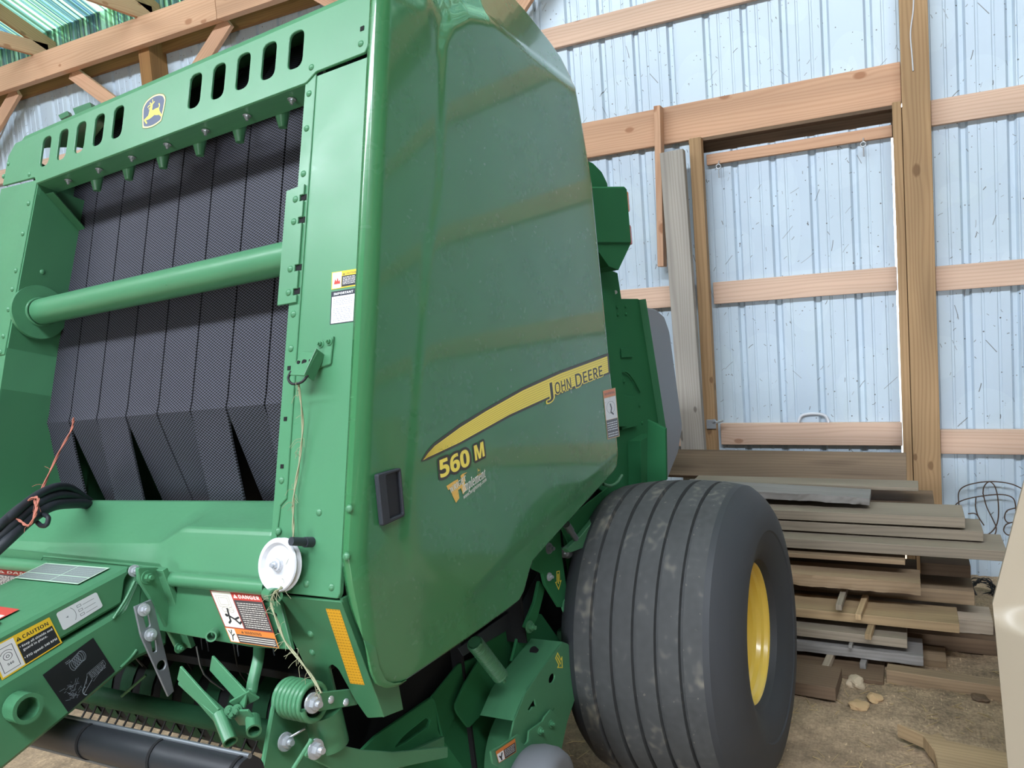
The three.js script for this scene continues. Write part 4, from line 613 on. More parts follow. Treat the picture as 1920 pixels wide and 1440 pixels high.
  part('spring_tube', cylinder(A3(-0.52, [1.504,.372]), A3(-0.52, [1.495,.292]), 0.04, 20), M.greenRough, sp);
  const br = part('pickup_bracket', merge([extr([[1.562,.344],[1.541,.327],[1.484,.288],[1.423,.245],[1.322,.186],[1.123,.094],[1.128,.068],[1.4,.178],[1.495,.231],[1.584,.317]], 0.008, SM(-0.5), { r: 0.004 }), cylinder(A3(-0.5, [1.561,.341]), A3(-0.52, [1.605,.295]), 0.005, 8)])); part('bolt', bolt(A3(-0.5, [1.557,.318]), V(1, 0.05, 0.1), 0.0135), M.zinc, br);
  // long slotted side plate of the pickup, running back under the shield
  const sl = sPlate('pickup_side_plate', [[1.366,.202],[1.313,.21],[1.09,.2],[1.079,.185],[1.079,.103],[1.064,.073],[.99,-.048],[1.059,-.128],[1.452,.109],[1.435,.199]], -0.56, 0.01, { mat: M.greenDull, r: 0.005, holes: [{ pts: [[1.12,.16],[1.104,.146],[1.116,.135],[1.21,.141],[1.254,.15],[1.21,.16]], r: 0.006 }] });
  part('slide_rail', bar(A3(-0.545, [1.305,.132]), A3(-0.545, [1.086,.079]), 0.03, 0.012, V(0, 1, 0)), M.greenRough, sl); part('bolt', bolt(A3(-0.54, [1.315,.14]), V(1, 0, 0.1), 0.013), M.steel, sl);
  sPlate('curved_guard', [[.778,.18],[.695,.132],[.728,.033],[.815,.015],[.892,.009],[.936,.075],[.943,.101],[.883,.139]], -0.6, 0.008, { mat: M.greenDull, r: 0.012 });
  sPlate('flat_guard', [[.742,.163],[.849,.12],[.911,.082],[.903,.056],[.983,.02],[.999,.138],[1.011,.154],[.868,.188]], -0.625, 0.008, { mat: M.greenDull, r: 0.006 });
  sPlate('inner_plate', [[.999,.147],[.728,.156],[.409,-.043],[.679,-.233],[.708,-.356],[1.382,.051],[1.364,.146],[1.249,.137]], -0.635, 0.008, { mat: M.greenDull });
  // strut spring below the shield
  const s0 = A3(-0.5, [.951,.298]), s1 = A3(-0.5, [.846,.157]), sd2 = s1.clone().sub(s0), sN = sd2.clone().normalize(), sx = V(1, 0, 0), sy = sN.clone().cross(sx).normalize(), hp = [];
  for (let i = 0; i <= 30 * 10; i++) { const a = i / 10 * 6.2832; hp.push(s0.clone().addScaledVector(sd2, i / 300).addScaledVector(sx, 0.02 * Math.cos(a)).addScaledVector(sy, 0.02 * Math.sin(a))); }
  const st = part('strut_spring', new THREE.TubeGeometry(new THREE.CatmullRomCurve3(hp), 480, 0.004, 6), M.greenRough); part('strut_core', cylinder(s0, s1, 0.0185, 16), M.greenRough, st); part('eye_end', cylinder(s1, s1.clone().addScaledVector(sN, 0.03), 0.006, 10), M.greenRough, st);
  // chain guard with an arrow, its rolled front and lower cover
  const gp = [[.529,.134],[.492,.112],[.468,.079],[.458,.043],[.478,-.065],[.559,-.115],[.617,-.178],[.658,-.264],[.932,-.048],[.889,.008],[.864,.039],[.79,.084],[.699,.106]];
  const gd2 = sPlate('chain_guard', gp, -0.46, 0.006, { r: 0.01, holes: [ringPts([.624,.056][0], [.624,.056][1], 0.02, 14, 0.013), [[.783,.034],[.741,.045],[.737,.021],[.758,.029],[.776,.024]]] });
  const fl = [gp[0], gp[12], gp[11], gp[10]]; part('guard_face', gridGeo(1, 9, (u, v) => { const q = v * 3, i = Math.min(2, Math.floor(q)), f = q - i, z = fl[i][0] + (fl[i + 1][0] - fl[i][0]) * f, y = fl[i][1] + (fl[i + 1][1] - fl[i][1]) * f; return V(-0.46 - 0.115 * u, y + UP, z); }), Object.assign(M.green.clone(), { side: THREE.DoubleSide }), gd2);
  const hA = A3(-0.53, [.59,.119]); part('guard_hole', cylinder(hA.clone().add(V(0, 0.008, 0.008)), hA.clone().add(V(0, -0.004, -0.004)), 0.014, 16), M.dark, gd2); const hB = A3(-0.52, [.794,.052]); part('bolt', bolt(hB, V(0, 0.7, 0.7), 0.008), M.zinc, gd2);
  const ct = A3(-0.52, [.691,-.172]), cr = 0.155; part('round_cover', gridGeo(1, 18, (u, v) => { const a = 1.75 - v * 2.3; return V(-0.47 - 0.13 * u, ct.y + cr * Math.sin(a), ct.z + cr * Math.cos(a)); }), Object.assign(M.greenRough.clone(), { side: THREE.DoubleSide }), gd2);
  const lp = sPlate('lower_guard', [[1.016,.034],[.873,.008],[.862,-.022],[.846,-.037],[.828,-.037],[.815,-.012],[.732,-.024],[.72,-.017],[.678,-.015],[.631,-.071],[.623,-.127],[.669,-.221],[.929,-.076],[1.013,-.002]], -0.445, 0.006, { r: 0.004 }, gd2);
  for (const p of [[.756,-.042],[.69,-.054]]) part('bolt', bolt(A3(-0.444, p), V(1, 0.1, 0.1), 0.008), M.green, gd2);
  decal('warning_label', [[.996,.023],[.894,.007],[.897,-.031],[.988,-.014]].map((p) => A3(-0.4435, p)), 256, 160, (x, w, h) => { x.fillStyle = '#d07b36'; x.fillRect(0, 0, w, h); x.fillStyle = '#e6e7ea'; x.fillRect(6, 44, 84, h - 50); x.fillStyle = '#2e2c2e'; x.fillRect(94, 44, 156, h - 50); lines(x, 104, 240, 60, 5, 18, '#d8d8d8', 7); x.strokeStyle = '#1c1c20'; x.lineWidth = 16; x.beginPath(); x.moveTo(30, 80); x.lineTo(46, 120); x.lineTo(70, 60); x.moveTo(46, 120); x.lineTo(50, 148); x.stroke(); }, gd2, 'small orange warning label');
  const arrow = (e, c, ang, parent) => { const s = new THREE.Shape(), sc = 0.0022, q = [[-5, 13], [5, 13], [5, -2], [10, -2], [0, -15], [-10, -2], [-5, -2]], qi = [[-3.6, 11.6], [3.6, 11.6], [3.6, -3.4], [7.4, -3.4], [0, -12.8], [-7.4, -3.4], [-3.6, -3.4]]; const r = (p) => [c[0] + sc * (p[0] * Math.cos(ang) - p[1] * Math.sin(ang)), c[1] + sc * (p[0] * Math.sin(ang) + p[1] * Math.cos(ang))]; part('arrow_sticker', extr(q.map(r), 0.0008, SM(e), { bev: 0, holes: [qi.map(r)] }), M.arrow, parent); part('arrow_sticker', extr([[-1.2, 9], [1.2, 9], [1.2, -6], [-1.2, -6]].map(r), 0.0008, SM(e), { bev: 0 }), M.arrow, parent); };
  M.arrow = new THREE.MeshStandardMaterial({ color: 0xe3cf4a, roughness: 0.5 });
  arrow(-0.459, [.566,.086], -0.5, gd2);
  // swing plate with an arrow, links, dark inner chassis
  const sw = sPlate('swing_plate', [[.381,.472],[.583,.416],[.587,.388],[.533,.357],[.525,.317],[.451,.215],[.369,.187],[.384,.24],[.391,.371]], -0.5, 0.012, { mat: M.greenDull, r: 0.006 });
  arrow(-0.499, [.438,.304], 0.18, sw); for (const [p, r, m] of [[[.479,.422], 0.012, M.steel], [[.498,.334], 0.009, M.zinc], [[.406,.204], 0.017, M.green]]) part('bolt', bolt(A3(-0.499, p), V(1, 0.05, 0.2), r), m, sw);
  const ln = sPlate('link_bar', [[.507,.323],[.479,.285],[.549,.212],[.594,.19],[.633,.216],[.554,.266]], -0.53, 0.012, { mat: M.greenDull, r: 0.006 }); part('bolt', bolt(A3(-0.529, [.609,.208]), V(1, 0, 0.1), 0.013), M.green, ln);
  sPlate('chassis_plate', [[1.265,.525],[.272,.488],[-.589,.466],[-1.049,.317],[-.96,.04],[-.182,-.12],[.07,-.191],[.194,-.218],[.318,-.358],[.501,-.449],[1.272,-.133],[1.493,.062],[1.428,.419]], -0.66, 0.012, { mat: M.dark });
  sPlate('chassis_plate', [[.461,.192],[.434,.179],[.324,.04],[.385,-.005],[.652,.109],[.596,.173],[.534,.166]], -0.58, 0.01, { mat: M.greenDull });
  sPlate('chassis_plate', [[.74,.209],[.474,.194],[.462,.134],[.543,.058],[.61,-.002],[.749,.166]], -0.62, 0.01, { mat: M.greenDull }); sPlate('rubber_flap', [[.379,.311],[.396,.242],[.494,.185],[.786,.21],[.872,.216],[.892,.249],[.515,.247]], -0.6, 0.006, { mat: M.plastic });
  sPlate('chassis_plate', [[.167,.392],[-.036,.41],[-.347,.457],[-.419,.395],[.061,.322],[.13,.291],[.047,.194],[-.086,.031],[-.019,-.02],[.161,.12]], -0.6, 0.01, { mat: M.greenDull });
  sPlate('rear_guard', [[-.103,.525],[-.118,.465],[.294,.406],[.355,.383],[.418,.482],[.202,.501]], -0.48, 0.006, { mat: M.greenDull });
  const ch = sPlate('channel', [[-.022,.499],[-.097,.478],[-.075,.458],[.292,.376],[.423,.393],[.446,.412],[.34,.423]], -0.45, 0.02, { r: 0.003 }); for (const p of [[.001,.48],[.151,.448],[.186,.441]]) part('bolt', bolt(A3(-0.449, p), V(1, 0, 0), 0.004), M.green, ch);
  part('bent_rod', tube([A3(-0.44, [.131,.556]), A3(-0.43, [.091,.541]), A3(-0.42, [.058,.545]), A3(-0.42, [.002,.561])], 0.006, 20, 8), M.green);
  // hydraulic cylinder with its fitting
  const c0 = A3(-0.52, [.227,.322]), c1 = A3(-0.52, [-.125,.169]), cy2 = part('hydraulic_cylinder', cylinder(c0, c1, 0.03, 20), M.greenRough);
  part('rod_end', merge([cylinder(A3(-0.52, [.358,.375]), c0, 0.011, 14), cylinder(A3(-0.52, [.336,.366]), A3(-0.52, [.313,.356]), 0.02, 16)]), M.zinc, cy2);
  part('coupler', merge([cylinder(A3(-0.45, [.43,.489]), A3(-0.45, [.405,.461]), 0.013, 12), cylinder(A3(-0.45, [.405,.461]), A3(-0.45, [.373,.425]), 0.01, 12), cylinder(A3(-0.45, [.373,.425]), A3(-0.5, [.257,.353]), 0.006, 10)]), M.steel, cy2);
  part('hose', tube([A3(-0.47, [.314,.393]), A3(-0.47, [.272,.354]), A3(-0.47, [.192,.315]), A3(-0.47, [.004,.241])], 0.006, 24, 8), M.hose, cy2);
  // axle beam and hub socket behind the wheel
  const ax = part('axle_beam', bar(V(-1.6, [.105,-.075][1] + UP, [.105,-.075][0]), V(-0.57, [.105,-.075][1] + UP, [.105,-.075][0]), 0.2, 0.2, V(0, 1, 0), 0.012), M.greenRough);
  part('hub_ring', pipe(A3(-0.58, [.096,-.057]), A3(-0.545, [.165,-.025]), 0.075, 0.015), M.green, ax);
  part('spindle', cylinder(V(-0.6, UP, 0), V(-0.2, UP, 0), 0.05, 20), M.greenRough, ax); part('spindle_arm', bar(A3(-0.62, [.067,-.093]), V(-0.62, UP, 0), 0.12, 0.06, V(0, 1, 0)), M.greenRough, ax);
}
// ---------- wheel ----------
{
  const turn = (prof, seg = 96) => { const g = new THREE.LatheGeometry(prof.map((p) => new THREE.Vector2(p[1], p[0])), seg); g.rotateZ(-Math.PI / 2); g.translate(0, UP, 0); return toCreasedNormals(g, 0.45); };
  const tireTex = dataTex(1024, 512, (u, v) => { const a = tn(u, v, 10, 6, 3), b = tn(u, v, 50, 24, 6), s = Math.max(0, a + b * 0.7 - 0.22) * 1.3, sp = tn(u, v, 90, 44, 9) > 0.46 ? 0.42 : 0, k = Math.min(0.75, s + sp * (a > -0.1 ? 1 : 0.3)), g = 72 + 10 * a + 9 * b; return [g * (1 - k) + 150 * k, (g + 2) * (1 - k) + 142 * k, (g + 3) * (1 - k) + 126 * k]; }, { repeat: [0.4, 1] });
  const rubber = new THREE.MeshStandardMaterial({ map: tireTex, roughness: 0.78, bumpMap: tireTex, bumpScale: 0.002 }), smooth = new THREE.MeshStandardMaterial({ color: 0x35383c, roughness: 0.62, bumpMap: tireTex, bumpScale: 0.0008 });
  const w = part('wheel', turn([[-0.2, 0.07], [-0.19, 0.085], [-0.185, 0.12], [-0.19, 0.165], [-0.17, 0.19], [-0.1, 0.196], [-0.045, 0.2], [-0.036, 0.212], [-0.02, 0.216], [-0.012, 0.226], [0.002, 0.232], [0.008, 0.24], [0.004, 0.243], [-0.012, 0.236], [-0.05, 0.218], [-0.4, 0.218], [-0.44, 0.24], [-0.45, 0.24], [-0.43, 0.2], [-0.2, 0.19], [-0.2, 0.07]]), M.yellow); lab(w, 'wheel with a yellow rim');
  part('hub', turn([[-0.12, 0.001], [-0.12, 0.045], [-0.14, 0.05], [-0.185, 0.055], [-0.19, 0.075], [-0.3, 0.075]], 32), M.green, w);
  for (let i = 0; i < 8; i++) { const a = i / 8 * 6.283; part('wheel_nut', bolt(V(-0.187, UP + 0.1 * Math.sin(a), 0.1 * Math.cos(a)), V(1, 0, 0), 0.012), M.zinc, w); }
  const crown = (x) => 0.528 - 0.02 * Math.pow(Math.abs((x + 0.225) / 0.225), 2.4), pr = [[0.006, 0.238]];
  pr.push([0.03, 0.25], [0.052, 0.285], [0.066, 0.33], [0.069, 0.345], [0.073, 0.35], [0.074, 0.37], [0.07, 0.405], [0.06, 0.44], [0.04, 0.472], [0.018, 0.494], [0.002, 0.507]);
  const gr = [-0.08, -0.155, -0.228, -0.3, -0.372]; let x = -0.002; for (const c of gr) { for (let q = x - 0.015; q > c + 0.012; q -= 0.015) pr.push([q, crown(q)]); pr.push([c + 0.0075, crown(c)], [c + 0.0055, crown(c) - 0.016], [c - 0.0055, crown(c) - 0.016], [c - 0.0075, crown(c)]); x = c - 0.0075; }
  for (let q = x - 0.015; q > -0.448; q -= 0.015) pr.push([q, crown(q)]);
  const tread = pr.slice(12), side = pr.slice(0, 13), back = [tread[tread.length - 1], [-0.465, 0.5], [-0.5, 0.47], [-0.525, 0.43], [-0.53, 0.38], [-0.51, 0.31], [-0.47, 0.25], [-0.45, 0.235]];
  const t = part('tire', turn(tread, 128), rubber, w); lab(t, 'ribbed black tyre with dried mud in the tread'); part('tire', turn(side, 128), smooth, w); part('tire', turn(back, 64), smooth, w);
}
// ---------- gauge wheel of the pickup ----------
{
  const c = A3(-0.395, [.874,-.186]), pr = [[-0.065, 0.05], [-0.065, 0.115], [-0.058, 0.136], [-0.035, 0.15], [0, 0.154], [0.035, 0.15], [0.058, 0.136], [0.065, 0.115], [0.065, 0.05]];
  const g = new THREE.LatheGeometry(pr.map((p) => new THREE.Vector2(p[1], p[0])), 48); g.rotateZ(-Math.PI / 2); g.rotateY(0.15); g.translate(c.x, c.y, c.z); const w = part('gauge_wheel', g, new THREE.MeshStandardMaterial({ color: 0x7d8087, roughness: 0.7 })); part('hub', cylinder(c.clone().add(V(-0.06, 0, 0)), c.clone().add(V(0.055, 0, 0)), 0.03, 16), M.steel, w);
}
// ---------- tailgate and the lamp box at the rear ----------
{
  const s = sPlate('tailgate_plate', [[-.491,1.767],[-.598,1.78],[-.577,1.367],[-.672,1.352],[-.683,1.235],[-.892,1.232],[-.959,1.216],[-.977,.89],[-.993,.596],[-.952,.324],[-.506,.351],[-.346,.389],[-.109,.521],[-.287,1.373]], -0.62, 0.014, { mat: M.greenDull });
  part('edge_flange', gridGeo(1, 6, (u, v) => { const a = [[-.904,1.227],[-.99,.589]], p = [a[0][0] + (a[1][0] - a[0][0]) * v, a[0][1] + (a[1][1] - a[0][1]) * v]; return V(-0.62 + 0.035 * u, p[1] + UP, p[0] - 0.0 * u); }), Object.assign(M.green.clone(), { side: THREE.DoubleSide }), s);
  for (const p of [[-.616,1.198],[-.719,1.198],[-.613,1.164],[-.715,1.163],[-.606,.989],[-.695,.982],[-.601,.864],[-.756,.734],[-.765,.65]]) part('rivet', domeGeo.clone().applyMatrix4(basis([0, 0, 1], [1, 0, 0], [0, 1, 0], [-0.618, p[1] + UP, p[0]])), M.greenDull, s);
  part('cover_plate', extr([[-.598,1.013],[-.726,1.007],[-.72,.963],[-.592,.971]], 0.004, SM(-0.612)), M.greenDull, s); part('wire_clip', tube([[-.545,.909],[-.62,.904],[-.687,.866],[-.762,.795]].map((p) => A3(-0.61, p)), 0.004, 16, 6), M.greenDull, s);
  part('light_hole', cylinder(A3(-0.619, [-.619,1.265]), A3(-0.6175, [-.616,1.265]), 0.009, 12), M.white, s);
  const bx = sPlate('lamp_box', [[-.136,1.659],[-.568,1.708],[-.59,1.699],[-.57,1.462],[-.077,1.439]], -0.5, 0.26, { bev: 0.006, mat: M.greenDull }); part('lower_panel', extr([...[[-.179,1.443],[-.589,1.463],[-.414,1.345],[-.315,1.357]]], 0.2, SM(-0.51)), M.greenDull, bx);
  for (const [y0, y1, m] of [[357, 396, M.orange], [420, 458, M.red]]) { const a = [-.596,1.698], b = [-.576,1.46], f = (p) => (p - 355) / 102, q = (t) => V(-0.6, a[1] + (b[1] - a[1]) * t + UP, a[0] + (b[0] - a[0]) * t - 0.012); part('lamp_lens', bar(q(f(y0)), q(f(y1)), 0.19, 0.03, V(1, 0, 0), 0.01), m, bx); }
  part('tail_hood', extr([[-.407,1.82],[-.483,1.817],[-.567,1.791],[-.619,1.746],[-.613,1.679],[-.373,1.656]], 0.9, SM(-0.6), { r: 0.01 }), M.greenDull);
  sPlate('inner_post', [[-.363,1.502],[-.48,1.44],[-.516,1.233],[-.507,.907],[-.5,.672],[-.35,.696],[-.363,1.146]], -0.585, 0.012, { mat: M.greenDull });
  const st = part('step_box', extr([[-.575,.597],[-.764,.6],[-.791,.359],[-.512,.349]], 0.2, SM(-0.56), { r: 0.004 }), M.greenDull); part('step_face', extr([[-.424,.719],[-.352,.68],[-.372,.47],[-.455,.46]], 0.02, KM(-0.05, 0.3)), M.greenDull, st); part('bracket', extr([[-.481,.817],[-.676,.783],[-.663,.652],[-.473,.663]], 0.1, SM(-0.6)), M.greenDull, st); part('bolt', bolt(A3(-0.559, [-.621,.426]), V(1, 0, 0.2), 0.014), M.greenDull, st); part('bolt', bolt(A3(-0.555, [-.716,.63]), V(1, 0.2, 0.2), 0.009), M.zinc, st);
  part('rear_cover', extr([[-1.053,1.198],[-1.259,1.177],[-1.365,1.14],[-1.424,1.051],[-1.461,.614],[-1.468,.524],[-1.351,.397],[-1.024,.24],[-.915,.266]], 0.5, SM(-0.66), { r: 0.02, bev: 0.01 }), M.shell);
}
// ---------- hoses over the cover, and cord ----------
{
  const hp = [[-1.621,.356], [-1.536,.393], [-1.466,.408], [-1.396,.397], [-1.367,.365], [-1.324,.315], [-1.35,.215]], off = [-0.24, -0.15, -0.05, 0.04, 0.1, 0.17, 0.25];
  for (const [dx, dy, r] of [[0, 0, 0.012], [-0.006, 0.024, 0.011], [0.012, -0.022, 0.014], [0.002, 0.008, 0.011]]) part('hydraulic_hose', tube(hp.map((p, i) => fP(p[0] + dx * (i > 1 ? 1 : 0.3) + (i < 2 ? rr(-0.02, 0.02) : 0), p[1] + dy * (i > 1 ? 1 : 0.4), off[i] + (dy === 0.008 ? 0.022 : 0) + 0.02)), r, 60, 12), M.hose);
  part('hose_hook', tube([fP(...[-1.353,.356], 0.09), fP(...[-1.311,.346], 0.1), fP(...[-1.315,.331], 0.1), fP(...[-1.338,.327], 0.1), fP(...[-1.36,.335], 0.1)], 0.006, 24, 8), M.hose);
}
function cord(name, pts, r, mat, fr, seg = 70) {                     // twisted cord with loose fibres
  const c = new THREE.CatmullRomCurve3(pts, false, 'centripetal'), gs = [], F = c.computeFrenetFrames(seg), L = c.getLength(), tw = L / 0.05;
  for (const ph of [0, 3.1416]) { const q = []; for (let i = 0; i <= seg * 2; i++) { const t = i / seg / 2, p = c.getPoint(t), a = ph + t * tw * 3.2, k = Math.min(seg, Math.floor(i / 2)); q.push(p.addScaledVector(F.normals[k], r * 0.6 * Math.cos(a)).addScaledVector(F.binormals[k], r * 0.6 * Math.sin(a))); } gs.push(new THREE.TubeGeometry(new THREE.CatmullRomCurve3(q), seg * 2, r * 0.75, 5)); }
  for (let i = 0; i < fr; i++) { const p = c.getPoint(rnd()), d = V(rr(-1, 1), rr(-1, 0.6), rr(-0.2, 1)).normalize(), l = rr(0.008, 0.03); gs.push(tube([p, p.clone().addScaledVector(d, l * 0.5).add(V(0, rr(-0.006, 0.006), 0)), p.clone().addScaledVector(d, l).add(V(rr(-0.01, 0.01), -0.008, 0))], 0.0005, 6, 4)); }
  const g = merge(gs); g.applyMatrix4(baler.matrix); return mesh(name, g, mat);
}
baler.updateMatrix();
tag(cord('twine', [fP(-0.517, 0.645, 0.045), fP(-0.522, 0.56, 0.02), fP(-0.53, 0.48, 0.014), fP(-0.54, 0.4, 0.014), fP(-0.535, 0.34, 0.014), fP(-0.525, 0.3, 0.02), fP(-0.52, 0.265, 0.03)], 0.0022, M.twine, 26), 'pale sisal twine hanging from the small bracket to the white pulley', 'twine');
tag(cord('twine', [fP(...[-.531,.221], 0.03), fP(...[-.528,.214], 0.05), fP(...[-.539,.204], 0.052), fP(...[-.545,.184], 0.05), fP(...[-.525,.152], 0.05), fP(...[-.501,.118], 0.05), fP(...[-.458,.086], 0.05), fP(...[-.419,.056], 0.05), fP(...[-.392,.03], 0.05)], 0.0024, M.twine, 40), 'frayed sisal twine trailing down from the rail to the coil spring', 'twine');
tag(cord('red_cord', [fP(...[-1.642,.648], -0.12), fP(...[-1.642,.62], -0.12), fP(...[-1.573,.531], -0.05), fP(...[-1.458,.411], 0.05), fP(...[-1.326,.388], 0.13), fP(...[-1.258,.359], 0.16), fP(...[-1.263,.329], 0.17), fP(...[-1.301,.337], 0.17), fP(...[-1.348,.352], 0.16), fP(...[-1.36,.388], 0.13), fP(...[-1.294,.394], 0.14), fP(...[-1.268,.342], 0.16)], 0.0028, M.redtwine, 10), 'faded red cord tied round the black hoses and up to a belt', 'cord');
// ---------- timber pile against the door, and what lies about ----------
const pileGroup = 'sawn boards stacked in front of the door';
// a board whose front top edge ends at (x1, y1) at depth z; it runs to x0, is h thick and d deep
function board(x0, x1, y, z, h, d, mat, label, { yaw = 0, roll = 0, tilt = 0, wane = 0, grp = null, cat = 'board' } = {}) {
  const l = x1 - x0; let g = new RoundedBoxGeometry(l, h, d, 1, 0.003);
  if (wane) { g = new THREE.BoxGeometry(l, h, d, 60, 3, 3); const p = g.attributes.position; for (let i = 0; i < p.count; i++) { const x = p.getX(i), yy = p.getY(i), zz = p.getZ(i); if (zz > d / 2 - 0.001) p.setZ(i, zz - wane * (0.5 + 0.5 * noise.noise(x * 14, yy * 20, z * 9)) - wane * 0.6 * noise.noise(x * 40, yy * 60, z)); if (zz > d * 0.15) p.setY(i, yy + wane * 0.25 * noise.noise(x * 11, zz * 8, y * 7)); } g.computeVertexNormals(); }
  boxUV(g, 0); g.translate(-l / 2, -h / 2, -d / 2); const o = mesh('board', g, mat); o.position.set(x1, y, z); o.rotation.set(tilt, yaw, roll, 'YXZ'); return tag(o, label, cat, grp === null ? pileGroup : grp || undefined);
}
// from the ground up
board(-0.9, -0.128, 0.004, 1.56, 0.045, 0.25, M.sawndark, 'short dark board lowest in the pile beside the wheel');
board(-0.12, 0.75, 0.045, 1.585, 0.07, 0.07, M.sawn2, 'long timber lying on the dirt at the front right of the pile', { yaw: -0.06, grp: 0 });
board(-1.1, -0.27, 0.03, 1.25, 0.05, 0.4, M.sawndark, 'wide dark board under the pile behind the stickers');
board(-1.5, [.026,.077][0], [.026,.077][1], 1.43, 0.043, 0.2, M.bluish, 'blue-grey board, lowest of the long boards above the gap', { roll: -0.004, wane: 0.008 });
board(-0.19, [.118,.022][0], [.118,.022][1], 1.32, 0.05, 0.15, M.sawn2, 'short thick board poking out behind the blue-grey board');
board(-1.5, [-.034,.144][0], [-.034,.144][1], 1.42, 0.042, 0.2, M.greyboard, 'grey board with a slanted end under the small stickers', { roll: -0.004 });
board(-1.5, [.168,.221][0], [.168,.221][1], 1.38, 0.042, 0.2, M.pale, 'pale board with a warm stain, in the middle of the pile');
board(-0.6, [.314,.133][0], [.314,.133][1], 1.1, 0.06, 0.2, M.sawn, 'rough pale slab behind the pale board', { wane: 0.01 });
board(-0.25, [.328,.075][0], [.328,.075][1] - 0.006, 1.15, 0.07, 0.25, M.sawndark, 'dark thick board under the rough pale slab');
board(-1.5, [.025,.357][0], [.025,.357][1], 1.3, 0.055, 0.2, M.sawn2, 'live-edge board with dark bark along its front', { wane: 0.016 });
board(-0.8, [.247,.253][0], [.247,.253][1], 1.05, 0.065, 0.22, M.sawn2, 'thick brown board end behind the live-edge board');
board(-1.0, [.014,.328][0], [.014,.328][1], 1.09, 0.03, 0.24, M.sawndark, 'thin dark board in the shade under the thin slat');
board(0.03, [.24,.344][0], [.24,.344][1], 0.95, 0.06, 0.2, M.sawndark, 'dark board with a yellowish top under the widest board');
board(-1.5, [-.034,.434][0], [-.034,.434][1], 1.22, 0.022, 0.12, M.sawn2, 'thin slat under the widest long board');
board(-1.5, [.364,.501][0], [.364,.501][1], 1.2, 0.048, 0.26, M.greyboard, 'wide grey board sticking out furthest to the right');
board(-1.5, [.285,.554][0], [.285,.554][1], 1.1, 0.046, 0.22, M.greyboard, 'square grey timber second from the top of the long ones', { roll: -0.004 });
board(-1.5, [.215,.614][0], [.215,.614][1], 1.1, 0.048, 0.24, M.greyboard, 'thick timber with a warm top, topmost of the square ones');
board(-1.1, [-.181,.673][0], [-.181,.673][1], 1.04, 0.035, 0.2, M.bluish, 'broken live-edge board ending in splinters near the top of the pile', { wane: 0.02, roll: -0.03 });
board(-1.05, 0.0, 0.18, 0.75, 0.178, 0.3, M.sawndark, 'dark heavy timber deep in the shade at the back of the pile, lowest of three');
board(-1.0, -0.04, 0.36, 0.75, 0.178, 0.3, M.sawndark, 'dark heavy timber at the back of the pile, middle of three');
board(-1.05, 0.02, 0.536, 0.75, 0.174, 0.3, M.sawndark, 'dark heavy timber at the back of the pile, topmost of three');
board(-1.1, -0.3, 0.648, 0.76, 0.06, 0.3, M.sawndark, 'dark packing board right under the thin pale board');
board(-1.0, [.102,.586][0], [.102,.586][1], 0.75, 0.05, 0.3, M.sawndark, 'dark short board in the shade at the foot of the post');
board(-1.1, [.033,.68][0], [.033,.68][1], 0.8, 0.02, 0.16, M.greyboard, 'thin pale board just under the wide brown plank');
// wide plank leaning back on top of the pile
{
  const g = boxUV(new RoundedBoxGeometry(1.5, 0.2, 0.022, 1, 0.003), 0); const o = mesh('plank', g, wood(TX.sawn, 0xb0a49c, 0.002)); g.translate(-0.75, 0, 0);
  const a = [-.015,.651], b = [-.022,.794]; o.position.set((a[0] + b[0]) / 2, (a[1] + b[1]) / 2, 0.54); o.rotation.set(-Math.atan2(0.17, b[1] - a[1]), 0, -0.006, 'YXZ'); tag(o, 'wide brown plank tilted back on top of the pile', 'plank');
}
// little spacers between the boards
const sticker = (a, b, w, mat, label) => { const d = b.clone().sub(a), L = d.length(), x = d.normalize(), z = x.clone().cross(V(0, 1, 0)).normalize(), y = z.clone().cross(x), g = boxUV(new RoundedBoxGeometry(L, w, w, 1, 0.002), 0); const o = mesh('spacer_stick', g, mat); o.applyMatrix4(new THREE.Matrix4().makeBasis(x, y, z).setPosition((a.x + b.x) / 2, (a.y + b.y) / 2, (a.z + b.z) / 2)); return tag(o, label, 'spacer', 'spacer sticks in the timber pile'); };
const w3 = (p, z) => V(p[0], p[1], z);
const at2 = (p, q, y, z0, z1) => [V(p, y, z0), V(q, y, z1)];
sticker(...at2([-.305,.309][0], [-.305,.309][0] + 0.02, 0.2665, 1.44, 0.95), 0.026, M.greyboard, 'small spacer stick under the live-edge board');
sticker(...at2([-.226,.257][0], [-.226,.257][0] + 0.02, 0.2345, 1.45, 1.19), 0.026, M.pale, 'small round-edged spacer on the pale stained board');
sticker(...at2([-.187,.196][0], [-.187,.196][0] + 0.02, 0.1645, 1.49, 1.23), 0.026, M.pale, 'small spacer lying on the board with the slanted end');
sticker(...at2([-.263,.11][0], [-.263,.11][0] + 0.015, 0.0945, 1.455, 1.24), 0.016, M.bluish, 'grey spacer end just above the blue-grey board');
sticker(...at2([-.214,.042][0], [-.214,.042][0] + 0.015, 0.0175, 1.465, 1.26), 0.026, M.bluish, 'grey spacer end just below the blue-grey board');
sticker(...at2([-.364,.036][0], [-.364,.036][0] + 0.02, 0.021, 1.575, 1.35), 0.03, M.sawn, 'stubby spacer end standing above the block by the wheel');
board(-0.49, -0.3, 0.055, 1.79, 0.055, 0.2, M.sawndark, 'short dirty block half sunk in the dirt beside the wheel', { yaw: -0.05, grp: 0 });
